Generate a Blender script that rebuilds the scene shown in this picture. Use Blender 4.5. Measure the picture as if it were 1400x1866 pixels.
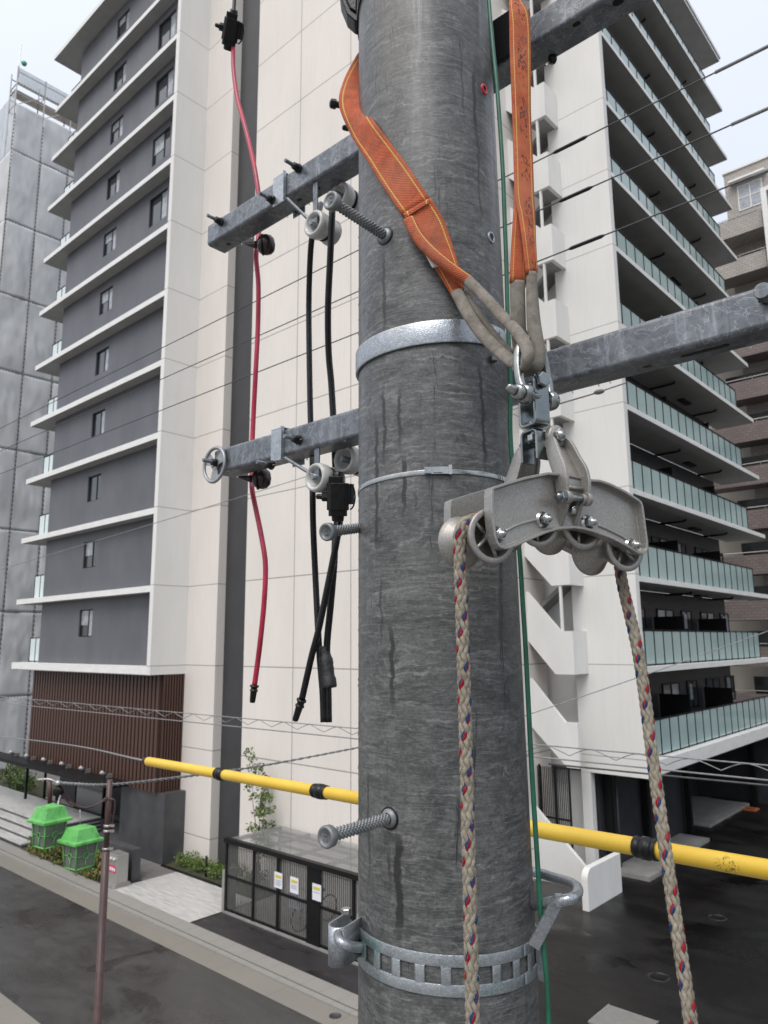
import bpy, bmesh, math, random
from mathutils import Vector, Matrix, noise
random.seed(7)
for o in list(bpy.data.objects): bpy.data.objects.remove(o)
C = bpy.context.scene.collection
S = bpy.context.scene
R = math.radians
V = Vector

# ------------------------------------------------------------------ camera, sky, sun, exposure
H = 7.75                                            # eye height over the yard
FPX, IW, IH = 1332.8, 1400.0, 1866.0
PIT, ROL, HED = R(10.086), R(-0.4594), R(48.08)
_h = V((-math.cos(HED), math.sin(HED), 0))
FW = _h*math.cos(PIT) + V((0, 0, math.sin(PIT)))
_r = FW.cross(V((0, 0, 1))).normalized(); _u = _r.cross(FW)
RT = _r*math.cos(ROL) + _u*math.sin(ROL)
UP = -_r*math.sin(ROL) + _u*math.cos(ROL)
EYE = V((0, 0, H))
cd = bpy.data.cameras.new('camera'); cam = bpy.data.objects.new('camera', cd); C.objects.link(cam)
cd.sensor_fit = 'VERTICAL'; cd.sensor_height = 36; cd.lens = FPX/IH*36
cd.clip_start = 0.05; cd.clip_end = 2000
cam.matrix_world = Matrix(((RT.x, UP.x, -FW.x, EYE.x), (RT.y, UP.y, -FW.y, EYE.y), (RT.z, UP.z, -FW.z, EYE.z), (0, 0, 0, 1)))
cd.dof.use_dof = True; cd.dof.focus_distance = 1.3; cd.dof.aperture_fstop = cd.lens/1000/0.0024
S.camera = cam
w = bpy.data.worlds.new('World'); S.world = w; w.use_nodes = True
nt = w.node_tree; nt.nodes.clear()
wo = nt.nodes.new('ShaderNodeOutputWorld'); bg = nt.nodes.new('ShaderNodeBackground')
sk = nt.nodes.new('ShaderNodeTexSky'); sk.sky_type = 'NISHITA'; sk.sun_disc = False
sk.sun_elevation = R(58); sk.sun_rotation = R(200); sk.dust_density = 4; sk.air_density = 1
bg.inputs[1].default_value = 0.06
nt.links.new(sk.outputs[0], bg.inputs[0])
# cloud deck: overcast sky, brighter overhead than at the horizon
tc = nt.nodes.new('ShaderNodeTexCoord'); sx = nt.nodes.new('ShaderNodeSeparateXYZ'); nt.links.new(tc.outputs['Generated'], sx.inputs[0])
cr = nt.nodes.new('ShaderNodeValToRGB'); nt.links.new(sx.outputs[2], cr.inputs[0])
e = cr.color_ramp.elements
e[0].position = 0.0; e[0].color = (0.36, 0.375, 0.39, 1); e[1].position = 1; e[1].color = (0.94, 0.965, 1.0, 1)
e2 = e.new(0.30); e2.color = (0.585, 0.61, 0.645, 1)
nz = nt.nodes.new('ShaderNodeTexNoise'); nz.inputs['Scale'].default_value = 1.6; nz.inputs['Detail'].default_value = 5; nt.links.new(tc.outputs['Generated'], nz.inputs[0])
mr = nt.nodes.new('ShaderNodeMapRange'); mr.inputs[1].default_value = 0.3; mr.inputs[2].default_value = 0.7; mr.inputs[3].default_value = 0.95; mr.inputs[4].default_value = 1.04
nt.links.new(nz.outputs[0], mr.inputs[0])
bg2 = nt.nodes.new('ShaderNodeBackground'); nt.links.new(cr.outputs[0], bg2.inputs[0]); 
mm = nt.nodes.new('ShaderNodeMath'); mm.operation = 'MULTIPLY'; mm.inputs[1].default_value = 0.80; nt.links.new(mr.outputs[0], mm.inputs[0]); nt.links.new(mm.outputs[0], bg2.inputs[1])
ad = nt.nodes.new('ShaderNodeAddShader'); nt.links.new(bg.outputs[0], ad.inputs[0]); nt.links.new(bg2.outputs[0], ad.inputs[1])
nt.links.new(ad.outputs[0], wo.inputs[0])
sl = bpy.data.lights.new('sun', 'SUN'); sl.energy = 1.5; sl.angle = R(32); sl.color = (1, 0.97, 0.93)
so = bpy.data.objects.new('sun', sl); C.objects.link(so)
sd = V((0.28, -0.55, 0.85)).normalized()            # direction towards the sun
so.rotation_euler = sd.to_track_quat('Z', 'Y').to_euler(); so.location = (0, 0, 60)
S.view_settings.view_transform = 'Standard'; S.view_settings.look = 'None'; S.view_settings.exposure = 0.36; S.view_settings.gamma = 1
S.render.engine = 'CYCLES'

# ------------------------------------------------------------------ measuring helpers: sight lines met with real planes
def ray(px, py): return FW + RT*((px-IW/2)/FPX) - UP*((py-IH/2)/FPX)
def on(px, py, X=None, Y=None, Z=None):
    d = ray(px, py)
    if X is not None: t = X/d.x
    elif Y is not None: t = Y/d.y
    else: t = (Z-H)/d.z
    return EYE + d*t
def at(px, py, dep): return EYE + ray(px, py)*dep

# ------------------------------------------------------------------ materials
def mat(name, c1, c2=None, scale=8.0, rough=0.6, metal=0.0, bump=0.0, bscale=None, stretch=(1, 1, 1), detail=6, rvar=0.0, spec=0.5, contrast=(0.35, 0.65)):
    m = bpy.data.materials.new(name); m.use_nodes = True; n = m.node_tree; b = n.nodes['Principled BSDF']
    b.inputs['Roughness'].default_value = rough; b.inputs['Metallic'].default_value = metal
    b.inputs['Specular IOR Level'].default_value = spec
    b.inputs['Base Color'].default_value = (*c1, 1)
    if c2 is None and not bump and not rvar: return m
    t = n.nodes.new('ShaderNodeTexCoord'); mp = n.nodes.new('ShaderNodeMapping'); mp.inputs['Scale'].default_value = stretch
    n.links.new(t.outputs['Object'], mp.inputs[0])
    nz = n.nodes.new('ShaderNodeTexNoise'); nz.inputs['Scale'].default_value = scale; nz.inputs['Detail'].default_value = detail; nz.inputs['Roughness'].default_value = 0.6
    n.links.new(mp.outputs[0], nz.inputs[0])
    if c2 is not None:
        r = n.nodes.new('ShaderNodeValToRGB'); r.color_ramp.elements[0].position = contrast[0]; r.color_ramp.elements[1].position = contrast[1]
        r.color_ramp.elements[0].color = (*c1, 1); r.color_ramp.elements[1].color = (*c2, 1)
        n.links.new(nz.outputs[0], r.inputs[0]); n.links.new(r.outputs[0], b.inputs['Base Color'])
    if rvar:
        q = n.nodes.new('ShaderNodeMapRange'); q.inputs[1].default_value = 0.3; q.inputs[2].default_value = 0.7
        q.inputs[3].default_value = rough-rvar; q.inputs[4].default_value = rough+rvar
        n.links.new(nz.outputs[0], q.inputs[0]); n.links.new(q.outputs[0], b.inputs['Roughness'])
    if bump:
        n2 = n.nodes.new('ShaderNodeTexNoise'); n2.inputs['Scale'].default_value = bscale or scale*3; n2.inputs['Detail'].default_value = 4
        n.links.new(mp.outputs[0], n2.inputs[0])
        bp = n.nodes.new('ShaderNodeBump'); bp.inputs['Strength'].default_value = bump; bp.inputs['Distance'].default_value = 0.002
        n.links.new(n2.outputs[0], bp.inputs['Height']); n.links.new(bp.outputs[0], b.inputs['Normal'])
    return m

class NB:                                             # small node-graph writer
    def __init__(s, name):
        s.m = bpy.data.materials.new(name); s.m.use_nodes = True; s.t = s.m.node_tree; s.b = s.t.nodes['Principled BSDF']
        s.tc = s.t.nodes.new('ShaderNodeTexCoord')
    def link(s, a, b): s.t.links.new(a, b)
    def val(s, sock, v):
        if hasattr(v, 'is_output') or isinstance(v, bpy.types.NodeSocket): s.link(v, sock)
        else: sock.default_value = v
    def math(s, op, a, b=0.0, c=0.0, clamp=False):
        n = s.t.nodes.new('ShaderNodeMath'); n.operation = op; n.use_clamp = clamp
        s.val(n.inputs[0], a); s.val(n.inputs[1], b); s.val(n.inputs[2], c); return n.outputs[0]
    def xyz(s, vec):
        n = s.t.nodes.new('ShaderNodeSeparateXYZ'); s.link(vec, n.inputs[0]); return n.outputs
    def comb(s, x, y, z):
        n = s.t.nodes.new('ShaderNodeCombineXYZ'); s.val(n.inputs[0], x); s.val(n.inputs[1], y); s.val(n.inputs[2], z); return n.outputs[0]
    def map(s, vec, sc=(1, 1, 1), loc=(0, 0, 0)):
        n = s.t.nodes.new('ShaderNodeMapping'); n.inputs['Scale'].default_value = sc; n.inputs['Location'].default_value = loc; s.link(vec, n.inputs[0]); return n.outputs[0]
    def noise(s, vec, scale, detail=4, rough=0.55, dist=0):
        n = s.t.nodes.new('ShaderNodeTexNoise'); n.inputs['Scale'].default_value = scale; n.inputs['Detail'].default_value = detail
        n.inputs['Roughness'].default_value = rough; n.inputs['Distortion'].default_value = dist; s.link(vec, n.inputs[0]); return n.outputs[0]
    def voro(s, vec, scale, feat='F1', out=0):
        n = s.t.nodes.new('ShaderNodeTexVoronoi'); n.feature = feat; n.inputs['Scale'].default_value = scale; s.link(vec, n.inputs[0]); return n.outputs[out]
    def ramp(s, f, stops):
        n = s.t.nodes.new('ShaderNodeValToRGB'); els = n.color_ramp.elements
        while len(els) < len(stops): els.new(0.5)
        for el, (p, c) in zip(els, stops): el.position = p; el.color = (*c, 1) if len(c) == 3 else c
        s.val(n.inputs[0], f); return n.outputs[0]
    def rng(s, f, a, b, c, d):
        n = s.t.nodes.new('ShaderNodeMapRange'); s.val(n.inputs[0], f)
        for i, v in enumerate((a, b, c, d)): n.inputs[i+1].default_value = v
        return n.outputs[0]
    def mix(s, f, a, b, mode='MIX'):
        n = s.t.nodes.new('ShaderNodeMix'); n.data_type = 'RGBA'; n.blend_type = mode
        s.val(n.inputs[0], f)
        for sock, v in ((n.inputs[6], a), (n.inputs[7], b)):
            if isinstance(v, tuple): sock.default_value = (*v, 1) if len(v) == 3 else v
            else: s.link(v, sock)
        return n.outputs[2]
    def bump(s, h, strength=0.5, dist=0.002):
        n = s.t.nodes.new('ShaderNodeBump'); n.inputs['Strength'].default_value = strength; n.inputs['Distance'].default_value = dist
        s.link(h, n.inputs['Height']); s.link(n.outputs[0], s.b.inputs['Normal'])
    def set(s, **k):
        for a, v in k.items():
            sock = s.b.inputs[{'color': 'Base Color', 'rough': 'Roughness', 'metal': 'Metallic', 'spec': 'Specular IOR Level', 'alpha': 'Alpha', 'coat': 'Coat Weight'}[a]]
            if isinstance(v, tuple): v = (*v, 1) if len(v) == 3 else v
            s.val(sock, v)

def m_pole(drips):
    k = NB('spun_concrete'); o = k.tc.outputs['Object']; uv = k.tc.outputs['UV']       # uv: metres round, metres up
    fine = k.noise(o, 160, 8, 0.7); blot = k.noise(k.map(o, (1, 1, 0.8)), 9, 7, 0.65, 0.5)
    ringn = k.noise(k.map(uv, (3.5, 55, 1)), 1.0, 8, 0.72, 0.7)                     # thin sweeping rings from spinning
    ring2 = k.noise(k.map(uv, (1.3, 16, 1), (3, 7, 0)), 1.0, 5, 0.7, 0.4)
    med = k.noise(k.map(uv, (1, 1.25, 1)), 38, 9, 0.80, 0.5); patch = k.noise(k.map(uv, (7, 12, 1)), 1.0, 6, 0.7, 1.0)
    base = k.mix(k.rng(blot, 0.3, 0.70, 0, 1), (0.048, 0.049, 0.048), (0.118, 0.119, 0.115))
    base = k.mix(k.rng(med, 0.42, 0.62, 0, 0.6), base, (0.185, 0.188, 0.184))
    wz = k.noise(k.map(uv, (7, 16, 1)), 1.0, 5, 0.6, 0.6); wx = k.xyz(uv)
    for per, off, amt, cc in ((0.0165, 0.0, 0.72, (0.27, 0.275, 0.268)), (0.041, 4.0, 0.65, (0.25, 0.255, 0.25)), (0.027, 9.0, 0.55, (0.028, 0.029, 0.03))):
        sw = k.math('SINE', k.math('ADD', k.math('MULTIPLY', wx[1], 2*math.pi/per), k.math('MULTIPLY', wz, 34.0)))
        mk_ = k.noise(k.map(uv, (11, 22, 1), (off, off, 0)), 1.0, 6, 0.7, 0.5)
        base = k.mix(k.math('MULTIPLY', k.rng(sw, 0.45, 0.95, 0, 1), k.rng(mk_, 0.47, 0.60, 0, amt)), base, cc)
    base = k.mix(k.rng(ringn, 0.54, 0.68, 0, 0.25), base, (0.225, 0.230, 0.228))
    base = k.mix(k.rng(patch, 0.50, 0.62, 0, 0.6), base, (0.038, 0.04, 0.04)); blt = k.noise(k.map(uv, (14, 14, 1), (5, 5, 0)), 1.0, 5, 0.6, 0.8); base = k.mix(k.rng(blt, 0.62, 0.67, 0, 0.6), base, (0.028, 0.029, 0.03))
    base = k.mix(k.rng(ring2, 0.54, 0.66, 0, 0.35), base, (0.04, 0.042, 0.043))
    lim = k.noise(k.map(uv, (9, 105, 1), (1, 2, 0)), 1.0, 6, 0.66, 2.4); lm2 = k.math('ABSOLUTE', k.math('SUBTRACT', lim, 0.56))
    base = k.mix(k.rng(lm2, 0.0, 0.028, 0.55, 0), base, (0.31, 0.315, 0.31))
    base = k.mix(k.rng(fine, 0.30, 0.70, 0, 0.6), base, (0.03, 0.031, 0.032))
    # dark vertical water runs
    wob = k.math('MULTIPLY_ADD', k.noise(k.map(uv, (0.0, 6, 1)), 1.0, 4), 0.035, 0)
    x = k.xyz(uv); xs = k.math('ADD', x[0], wob)
    run = k.noise(k.comb(k.math('MULTIPLY', xs, 26), k.math('MULTIPLY', x[1], 1.3), 0), 1.0, 6, 0.75)
    base = k.mix(k.rng(run, 0.595, 0.64, 0, 0.8), base, (0.022, 0.022, 0.023))
    wb1 = k.noise(k.comb(0.0, 0.0, k.math('MULTIPLY', x[1], 11)), 1.0, 4, 0.6); edge = k.noise(k.map(uv, (60, 22, 1)), 1.0, 5, 0.7); tot = None
    for i, (u0, za, zb, wd, st) in enumerate(drips):
        cx = k.math('ADD', k.math('SUBTRACT', x[0], u0), k.math('MULTIPLY', k.math('SUBTRACT', k.noise(k.comb(float(i*7.3), 0.0, k.math('MULTIPLY', x[1], 13)), 1.0, 6, 0.7), 0.5), 0.036))
        d = k.math('ADD', k.math('ABSOLUTE', cx), k.math('MULTIPLY', k.math('SUBTRACT', edge, 0.5), wd*1.6))
        m = k.math('MULTIPLY', k.rng(d, wd*0.45, wd*0.72, st, 0), k.math('MULTIPLY', k.rng(x[1], za, za+0.05, 0, 1), k.rng(x[1], zb-0.03, zb, 1, 0)))
        tot = m if tot is None else k.math('MAXIMUM', tot, m)
    base = k.mix(tot, base, (0.017, 0.017, 0.0175))
    pits = k.voro(o, 95); pm = k.rng(pits, 0.05, 0.16, 1, 0); pmask = k.rng(k.noise(o, 14, 3), 0.55, 0.62, 0, 1)
    base = k.mix(k.math('MULTIPLY', pm, pmask), base, (0.015, 0.015, 0.016))
    k.set(color=base, rough=k.rng(run, 0.45, 0.68, 0.46, 0.22), spec=0.5)
    hgt = k.math('ADD', k.math('MULTIPLY', fine, 0.4), k.math('ADD', k.math('MULTIPLY', ringn, 0.4), k.math('MULTIPLY', pm, k.math('MULTIPLY', pmask, -1.5))))
    k.bump(hgt, 0.4, 0.0009)
    return k.m

def m_galv(name, c1=(0.12, 0.13, 0.145), c2=(0.32, 0.345, 0.37), rough=0.42, metal=0.55, spangle=60, bead=False, patina=0.0, streak=True):
    k = NB(name); o = k.tc.outputs['Object']
    n1 = k.noise(k.map(o, (1, 1, 1)), 9, 8, 0.7, 0.8); n2 = k.voro(o, spangle, out=1); nx = k.xyz(n2)
    f = k.math('ADD', k.math('MULTIPLY', n1, 0.85), k.math('MULTIPLY', nx[0], 0.12))
    col = k.ramp(f, [(0.36, c1), (0.62, tuple(0.5*(a+b) for a, b in zip(c1, c2))), (0.84, c2)])
    if streak:
        st = k.noise(k.map(o, (24, 24, 2.0)), 1.6, 7, 0.75, 0.6)
        col = k.mix(k.rng(st, 0.52, 0.76, 0, 0.6), col, tuple(min(1, v*1.35) for v in c2))
        cl = k.noise(o, 34, 8, 0.8, 1.5); col = k.mix(k.rng(cl, 0.50, 0.60, 0, 0.35), col, tuple(v*0.6 for v in c1))
        ln = k.noise(o, 11, 8, 0.62, 2.2); lr = k.math('ABSOLUTE', k.math('SUBTRACT', ln, 0.5))
        col = k.mix(k.rng(lr, 0.0, 0.014, 0.5, 0), col, tuple(min(1, v*1.5) for v in c2))
    if patina:
        pn = k.noise(o, 12, 4); col = k.mix(k.rng(pn, 0.52, 0.66, 0, patina), col, (0.22, 0.42, 0.38))
    hgt = k.noise(o, 220, 4)
    if bead:
        v = k.voro(o, 260); bm_ = k.rng(v, 0.2, 0.5, 1, 0); hgt = k.math('ADD', hgt, k.math('MULTIPLY', bm_, 3)); 
        col = k.mix(k.rng(k.noise(o, 300, 3, 0.6, 1), 0.48, 0.6, 0, 0.25), col, tuple(min(1, q*1.5) for q in c2))
    k.set(color=col, rough=k.rng(n1, 0.3, 0.7, rough-0.12, rough+0.12), metal=metal)
    k.bump(hgt, 0.3 if streak else 0.14, 0.0007)
    return k.m

def m_panel(name, c, jx, x0, jz, z0, jw=0.02, along='X', vert=True, ribs=0.0):
    k = NB(name); o = k.tc.outputs['Object']; x = k.xyz(o); a = x[0 if along == 'X' else 1]
    fz = k.math('FRACT', k.math('DIVIDE', k.math('SUBTRACT', x[2], z0-300*jz), jz)); jm = k.math('LESS_THAN', fz, jw/jz)
    if vert:
        fx = k.math('FRACT', k.math('DIVIDE', k.math('SUBTRACT', a, x0-300*jx), jx)); jm = k.math('MAXIMUM', jm, k.math('LESS_THAN', fx, jw/jx))
    n1 = k.noise(k.map(o, (1, 1, 0.35)), 0.7, 6, 0.6); n2 = k.noise(k.map(o, (14, 14, 0.5)), 1.0, 5)
    cell = k.comb(k.math('FLOOR', k.math('DIVIDE', a, jx)), 0, k.math('FLOOR', k.math('DIVIDE', k.math('SUBTRACT', x[2], z0), jz)))
    wn = k.t.nodes.new('ShaderNodeTexWhiteNoise'); k.link(cell, wn.inputs[0])
    col = k.mix(k.rng(n1, 0.35, 0.65, 0, 1), c, tuple(v*0.93 for v in c))
    col = k.mix(k.rng(n2, 0.5, 0.72, 0, 0.16), col, tuple(v*0.7 for v in c))
    col = k.mix(k.math('MULTIPLY', wn.outputs[0], 0.06), col, tuple(v*0.6 for v in c))
    col = k.mix(k.math('MULTIPLY', jm, 0.72), col, (0.13, 0.12, 0.115))
    k.set(color=col, rough=0.55)
    h = k.math('MULTIPLY', jm, -1.0)
    if ribs:
        rb = k.math('SINE', k.math('MULTIPLY', a, 2*math.pi/ribs)); h = k.math('ADD', h, k.math('MULTIPLY', rb, 0.5))
    k.bump(h, 0.5, 0.01)
    return k.m

def m_webbing(name, c1, c2, stitch=None, dirt=0.4, twill=False, marks=False):
    k = NB(name); uv = k.tc.outputs['UV']; x = k.xyz(uv); o = k.tc.outputs['Object']          # u across 0..1, v metres along
    per = 0.0048 if not twill else 0.0026
    rows = k.math('SINE', k.math('MULTIPLY', k.math('ADD', x[1], k.math('MULTIPLY', x[0], 0.05 if twill else 0.0)), 2*math.pi/per))
    cols = k.math('SINE', k.math('MULTIPLY', x[0], 2*math.pi*(10 if not twill else 5)))
    wv = k.math('MULTIPLY', rows, cols) if not twill else rows
    n = k.noise(o, 45, 5, 0.7); n2 = k.noise(o, 400, 3)
    col = k.mix(k.rng(n, 0.3, 0.7, 0, 1), c1, c2); ag = k.noise(o, 60, 7, 0.8, 1.0); col = k.mix(k.rng(ag, 0.5, 0.66, 0, 0.5), col, tuple(v*0.42 for v in c1))
    col = k.mix(k.rng(wv, -1, 0.6, 0.45 if not twill else 0.16, 0), col, tuple(v*0.3 for v in c1))
    dn = k.noise(o, 26, 7, 0.75, 0.8); fd = k.noise(o, 7, 4); col = k.mix(k.rng(fd, 0.45, 0.65, 0, 0.35 if not twill else 0), col, (0.52, 0.22, 0.14)); col = k.mix(k.rng(dn, 0.47, 0.70, 0, dirt+0.1), col, (0.09, 0.065, 0.05))
    if marks:                                        # worn, unreadable felt-pen lettering
        a = k.math('SUBTRACT', 1.0, k.math('ABSOLUTE', k.math('MULTIPLY', k.math('SUBTRACT', x[0], 0.55), 4.6)))
        mn = k.noise(k.map(uv, (5, 55, 1)), 1.0, 3, 0.5, 1.8); gap = k.noise(k.map(uv, (0, 26, 1)), 1.0, 1)
        mk_ = k.math('MULTIPLY', k.rng(mn, 0.53, 0.57, 0, 1), k.math('MULTIPLY', k.rng(gap, 0.42, 0.46, 0, 1), k.math('GREATER_THAN', a, 0.0)))
        col = k.mix(k.math('MULTIPLY', mk_, 0.8), col, (0.035, 0.028, 0.03))
    if stitch:
        for s0 in (0.14, 0.86):
            d = k.math('ABSOLUTE', k.math('SUBTRACT', x[0], s0)); band = k.math('LESS_THAN', d, 0.022)
            dash = k.rng(k.math('SINE', k.math('MULTIPLY', x[1], 2*math.pi/0.006)), -0.9, -0.4, 0.35, 1)
            col = k.mix(k.math('MULTIPLY', band, dash), col, stitch)
    if twill:                                        # long stitched seam down the sleeve
        sd2 = k.math('LESS_THAN', k.math('ABSOLUTE', k.math('SUBTRACT', x[0], 0.78)), 0.012); col = k.mix(k.math('MULTIPLY', sd2, 0.7), col, (0.06, 0.05, 0.04))
    k.set(color=col, rough=0.8, spec=0.3)
    k.bump(k.math('ADD', wv, k.math('MULTIPLY', n2, 1.0)), 0.6 if not twill else 0.3, 0.0007)
    return k.m

def m_asphalt(name, c1, c2, wet=0.5, sc=1.0, patch=0.9, spec=0.5):
    k = NB(name); o = k.tc.outputs['Object']
    g = k.noise(o, 90, 3, 0.7); p = k.noise(k.map(o, (1, 1.7, 1)), 0.55*sc, 6, 0.62, 0.4); st = k.noise(k.map(o, (0.5, 3.2, 1)), 1.1, 6, 0.6, 0.8)
    col = k.mix(k.rng(p, 0.35, 0.68, 0, 1), c1, c2)
    col = k.mix(k.rng(st, 0.5, 0.7, 0, patch), col, tuple(v*0.62 for v in c1))
    col = k.mix(k.rng(g, 0.3, 0.75, 0, 0.55), col, tuple(v*1.7 for v in c2))
    pud = k.noise(k.map(o, (1, 1.5, 1), (3, 1, 0)), 0.42*sc, 4, 0.55, 0.7); pm = k.rng(pud, 0.57, 0.62, 0, 1)
    ck = k.noise(k.map(o, (1, 1, 1)), 0.9, 8, 0.7, 1.5); cm = k.rng(k.math('ABSOLUTE', k.math('SUBTRACT', ck, 0.5)), 0.0, 0.004, 0.5, 0)
    col = k.mix(k.math('MULTIPLY', pm, 0.35), col, tuple(v*0.5 for v in c1)); col = k.mix(cm, col, tuple(v*0.4 for v in c1))
    rr_ = k.math('SUBTRACT', k.rng(p, 0.38, 0.62, 0.62-wet, 0.78-wet*0.6), k.math('MULTIPLY', pm, 0.22))
    k.set(color=col, rough=rr_, spec=spec)
    k.bump(k.math('ADD', g, k.math('MULTIPLY', k.noise(o, 240, 2), 0.6)), 0.35 - 0.2*wet, 0.004)
    return k.m

def m_slats(name, c1, c2, per):
    k = NB(name); o = k.tc.outputs['Object']
    n = k.noise(k.map(o, (6, 6, 0.6)), 2.0, 5); col = k.mix(n, c1, c2); k.set(color=col, rough=0.45)
    return k.m

M = {}
M['galv'] = m_galv('galvanised_steel')
M['galv_clean'] = m_galv('bright_galvanised_steel', (0.26, 0.28, 0.30), (0.55, 0.58, 0.61), 0.34, 0.75, 140, bead=True, streak=False)
M['galv_band'] = m_galv('patinated_band', (0.25, 0.28, 0.30), (0.52, 0.55, 0.57), 0.36, 0.7, 140, bead=True, patina=0.55, streak=False)
M['zinc'] = m_galv('zinc_plated_steel', (0.20, 0.225, 0.23), (0.40, 0.43, 0.43), 0.22, 0.9, 90, streak=False)
M['shackle'] = m_galv('worn_zinc', (0.22, 0.235, 0.23), (0.52, 0.54, 0.52), 0.26, 0.9, 110, streak=False)
M['bolt'] = m_galv('bolt_steel', (0.35, 0.36, 0.36), (0.6, 0.61, 0.6), 0.25, 0.95, 200, streak=False)
def m_cast():
    k = NB('cast_aluminium'); o = k.tc.outputs['Object']; n = k.noise(o, 330, 4, 0.6); p = k.noise(o, 18, 4)
    col = k.mix(k.rng(n, 0.32, 0.7, 0, 1), (0.255, 0.245, 0.228), (0.40, 0.385, 0.36)); col = k.mix(k.rng(p, 0.4, 0.7, 0, 0.5), col, (0.30, 0.285, 0.26))
    k.set(color=col, rough=k.rng(p, 0.35, 0.65, 0.32, 0.46), metal=0.55); k.bump(n, 0.22, 0.0005); return k.m
M['cast'] = m_cast()
M['black'] = mat('black_rubber', (0.0035, 0.0035, 0.004), (0.008, 0.008, 0.0085), 60, 0.32, 0, 0.3, 200, spec=0.35)
M['cable'] = mat('black_cable', (0.0035, 0.0035, 0.004), (0.008, 0.008, 0.009), 40, 0.25, rvar=0.08, spec=0.4)
M['tape'] = mat('black_tape', (0.003, 0.003, 0.0035), (0.009, 0.009, 0.0095), 140, 0.16, 0, 1.0, 200, stretch=(1, 1, 2.5), spec=0.5)
M['red'] = mat('red_cable', (0.26, 0.012, 0.032), (0.46, 0.024, 0.065), 22, 0.38, rvar=0.12, stretch=(1, 1, 0.5), bump=0.3, bscale=120)
M['maroon'] = mat('dark_glazed_ball', (0.018, 0.008, 0.009), (0.035, 0.016, 0.017), 30, 0.18)
M['porcelain'] = mat('grey_porcelain', (0.42, 0.42, 0.40), (0.56, 0.56, 0.54), 22, 0.25, rvar=0.08)
M['green_wire'] = mat('green_wire', (0.012, 0.085, 0.05), (0.02, 0.13, 0.08), 30, 0.4)
M['orange'] = m_webbing('orange_webbing', (0.42, 0.085, 0.035), (0.58, 0.14, 0.055), (0.60, 0.40, 0.10), 0.35)
M['orange_mark'] = m_webbing('orange_webbing_marked', (0.44, 0.09, 0.035), (0.60, 0.16, 0.06), (0.60, 0.42, 0.12), 0.3, marks=True)
M['sleeve'] = m_webbing('grey_twill_sleeve', (0.165, 0.15, 0.128), (0.265, 0.245, 0.212), None, 0.5, twill=True)
M['white_tag'] = mat('white_tag', (0.6, 0.59, 0.57), (0.72, 0.71, 0.7), 30, 0.6)
M['rope'] = None
def m_rope(name, c1, c2, dk):
    k = NB(name); uv = k.tc.outputs['UV']; o = k.tc.outputs['Object']
    f = k.noise(k.map(uv, (14, 260, 1)), 1.0, 4, 0.6); f2 = k.noise(o, 60, 5, 0.7)
    fib = k.noise(k.map(uv, (60, 60, 1)), 1.0, 3, 0.7)
    col = k.mix(k.rng(f2, 0.3, 0.7, 0, 1), c1, c2); col = k.mix(k.rng(fib, 0.4, 0.65, 0.5, 0), col, dk)
    k.set(color=col, rough=0.85, spec=0.2); k.bump(fib, 0.8, 0.0008); return k.m
M['rope'] = m_rope('natural_rope_strand', (0.23, 0.20, 0.155), (0.44, 0.40, 0.325), (0.10, 0.08, 0.055))
M['rope_red'] = m_rope('red_rope_yarn', (0.30, 0.010, 0.016), (0.42, 0.02, 0.03), (0.10, 0.005, 0.006))
M['rope_blue'] = m_rope('blue_rope_yarn', (0.012, 0.04, 0.12), (0.02, 0.07, 0.19), (0.005, 0.012, 0.04))
M['fibre'] = mat('rope_fibre', (0.42, 0.38, 0.30), rough=0.8)
def m_yellow():
    k = NB('yellow_plastic_cover'); o = k.tc.outputs['Object']; n = k.noise(o, 5, 4); g = k.noise(o, 60, 6, 0.7)
    col = k.mix(k.rng(n, 0.3, 0.7, 0, 1), (0.66, 0.42, 0.035), (0.74, 0.50, 0.055)); col = k.mix(k.rng(g, 0.58, 0.75, 0, 0.35), col, (0.30, 0.20, 0.05))
    vd = k.t.nodes.new('ShaderNodeVectorMath'); vd.operation = 'DISTANCE'; k.link(o, vd.inputs[0]); vd.inputs[1].default_value = at(1318, 1583, 1.98)
    sn = k.noise(o, 130, 4, 0.7, 1.0); col = k.mix(k.math('MULTIPLY', k.rng(vd.outputs['Value'], 0.035, 0.045, 1, 0), k.rng(sn, 0.53, 0.57, 0, 0.85)), col, (0.02, 0.018, 0.012))
    k.set(color=col, rough=k.rng(g, 0.3, 0.7, 0.28, 0.45)); return k.m
M['yellow'] = m_yellow()
M['wire'] = mat('aged_wire', (0.035, 0.036, 0.038), (0.06, 0.06, 0.06), 20, 0.45)
M['wire_grey'] = mat('grey_wire', (0.16, 0.16, 0.16), (0.24, 0.24, 0.24), 20, 0.45)
M['cream'] = m_panel('cream_wall_panels', (0.72, 0.672, 0.622), 2.66, -18.63, 3.0, 6.93-0.0, 0.035, 'X', True, ribs=0.11)
M['cream_pier'] = m_panel('cream_pier_panels', (0.72, 0.672, 0.622), 50, -70, 3.0, 6.93, 0.03, 'X', False)
M['white'] = m_panel('white_render', (0.74, 0.73, 0.70), 60, -70, 3.0, 6.93, 0.025, 'X', False)
M['white_plain'] = mat('white_paint', (0.74, 0.735, 0.71), (0.67, 0.665, 0.64), 1.2, 0.5, stretch=(1, 1, 0.4))
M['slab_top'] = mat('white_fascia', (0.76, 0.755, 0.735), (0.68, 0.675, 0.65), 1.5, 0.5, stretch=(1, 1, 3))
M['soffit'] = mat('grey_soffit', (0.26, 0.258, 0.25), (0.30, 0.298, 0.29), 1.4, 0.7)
M['grey_wall'] = mat('slate_grey_render', (0.088, 0.092, 0.104), (0.112, 0.116, 0.130), 0.8, 0.5, stretch=(1, 1, 0.5), bump=0.2, bscale=60)
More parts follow.
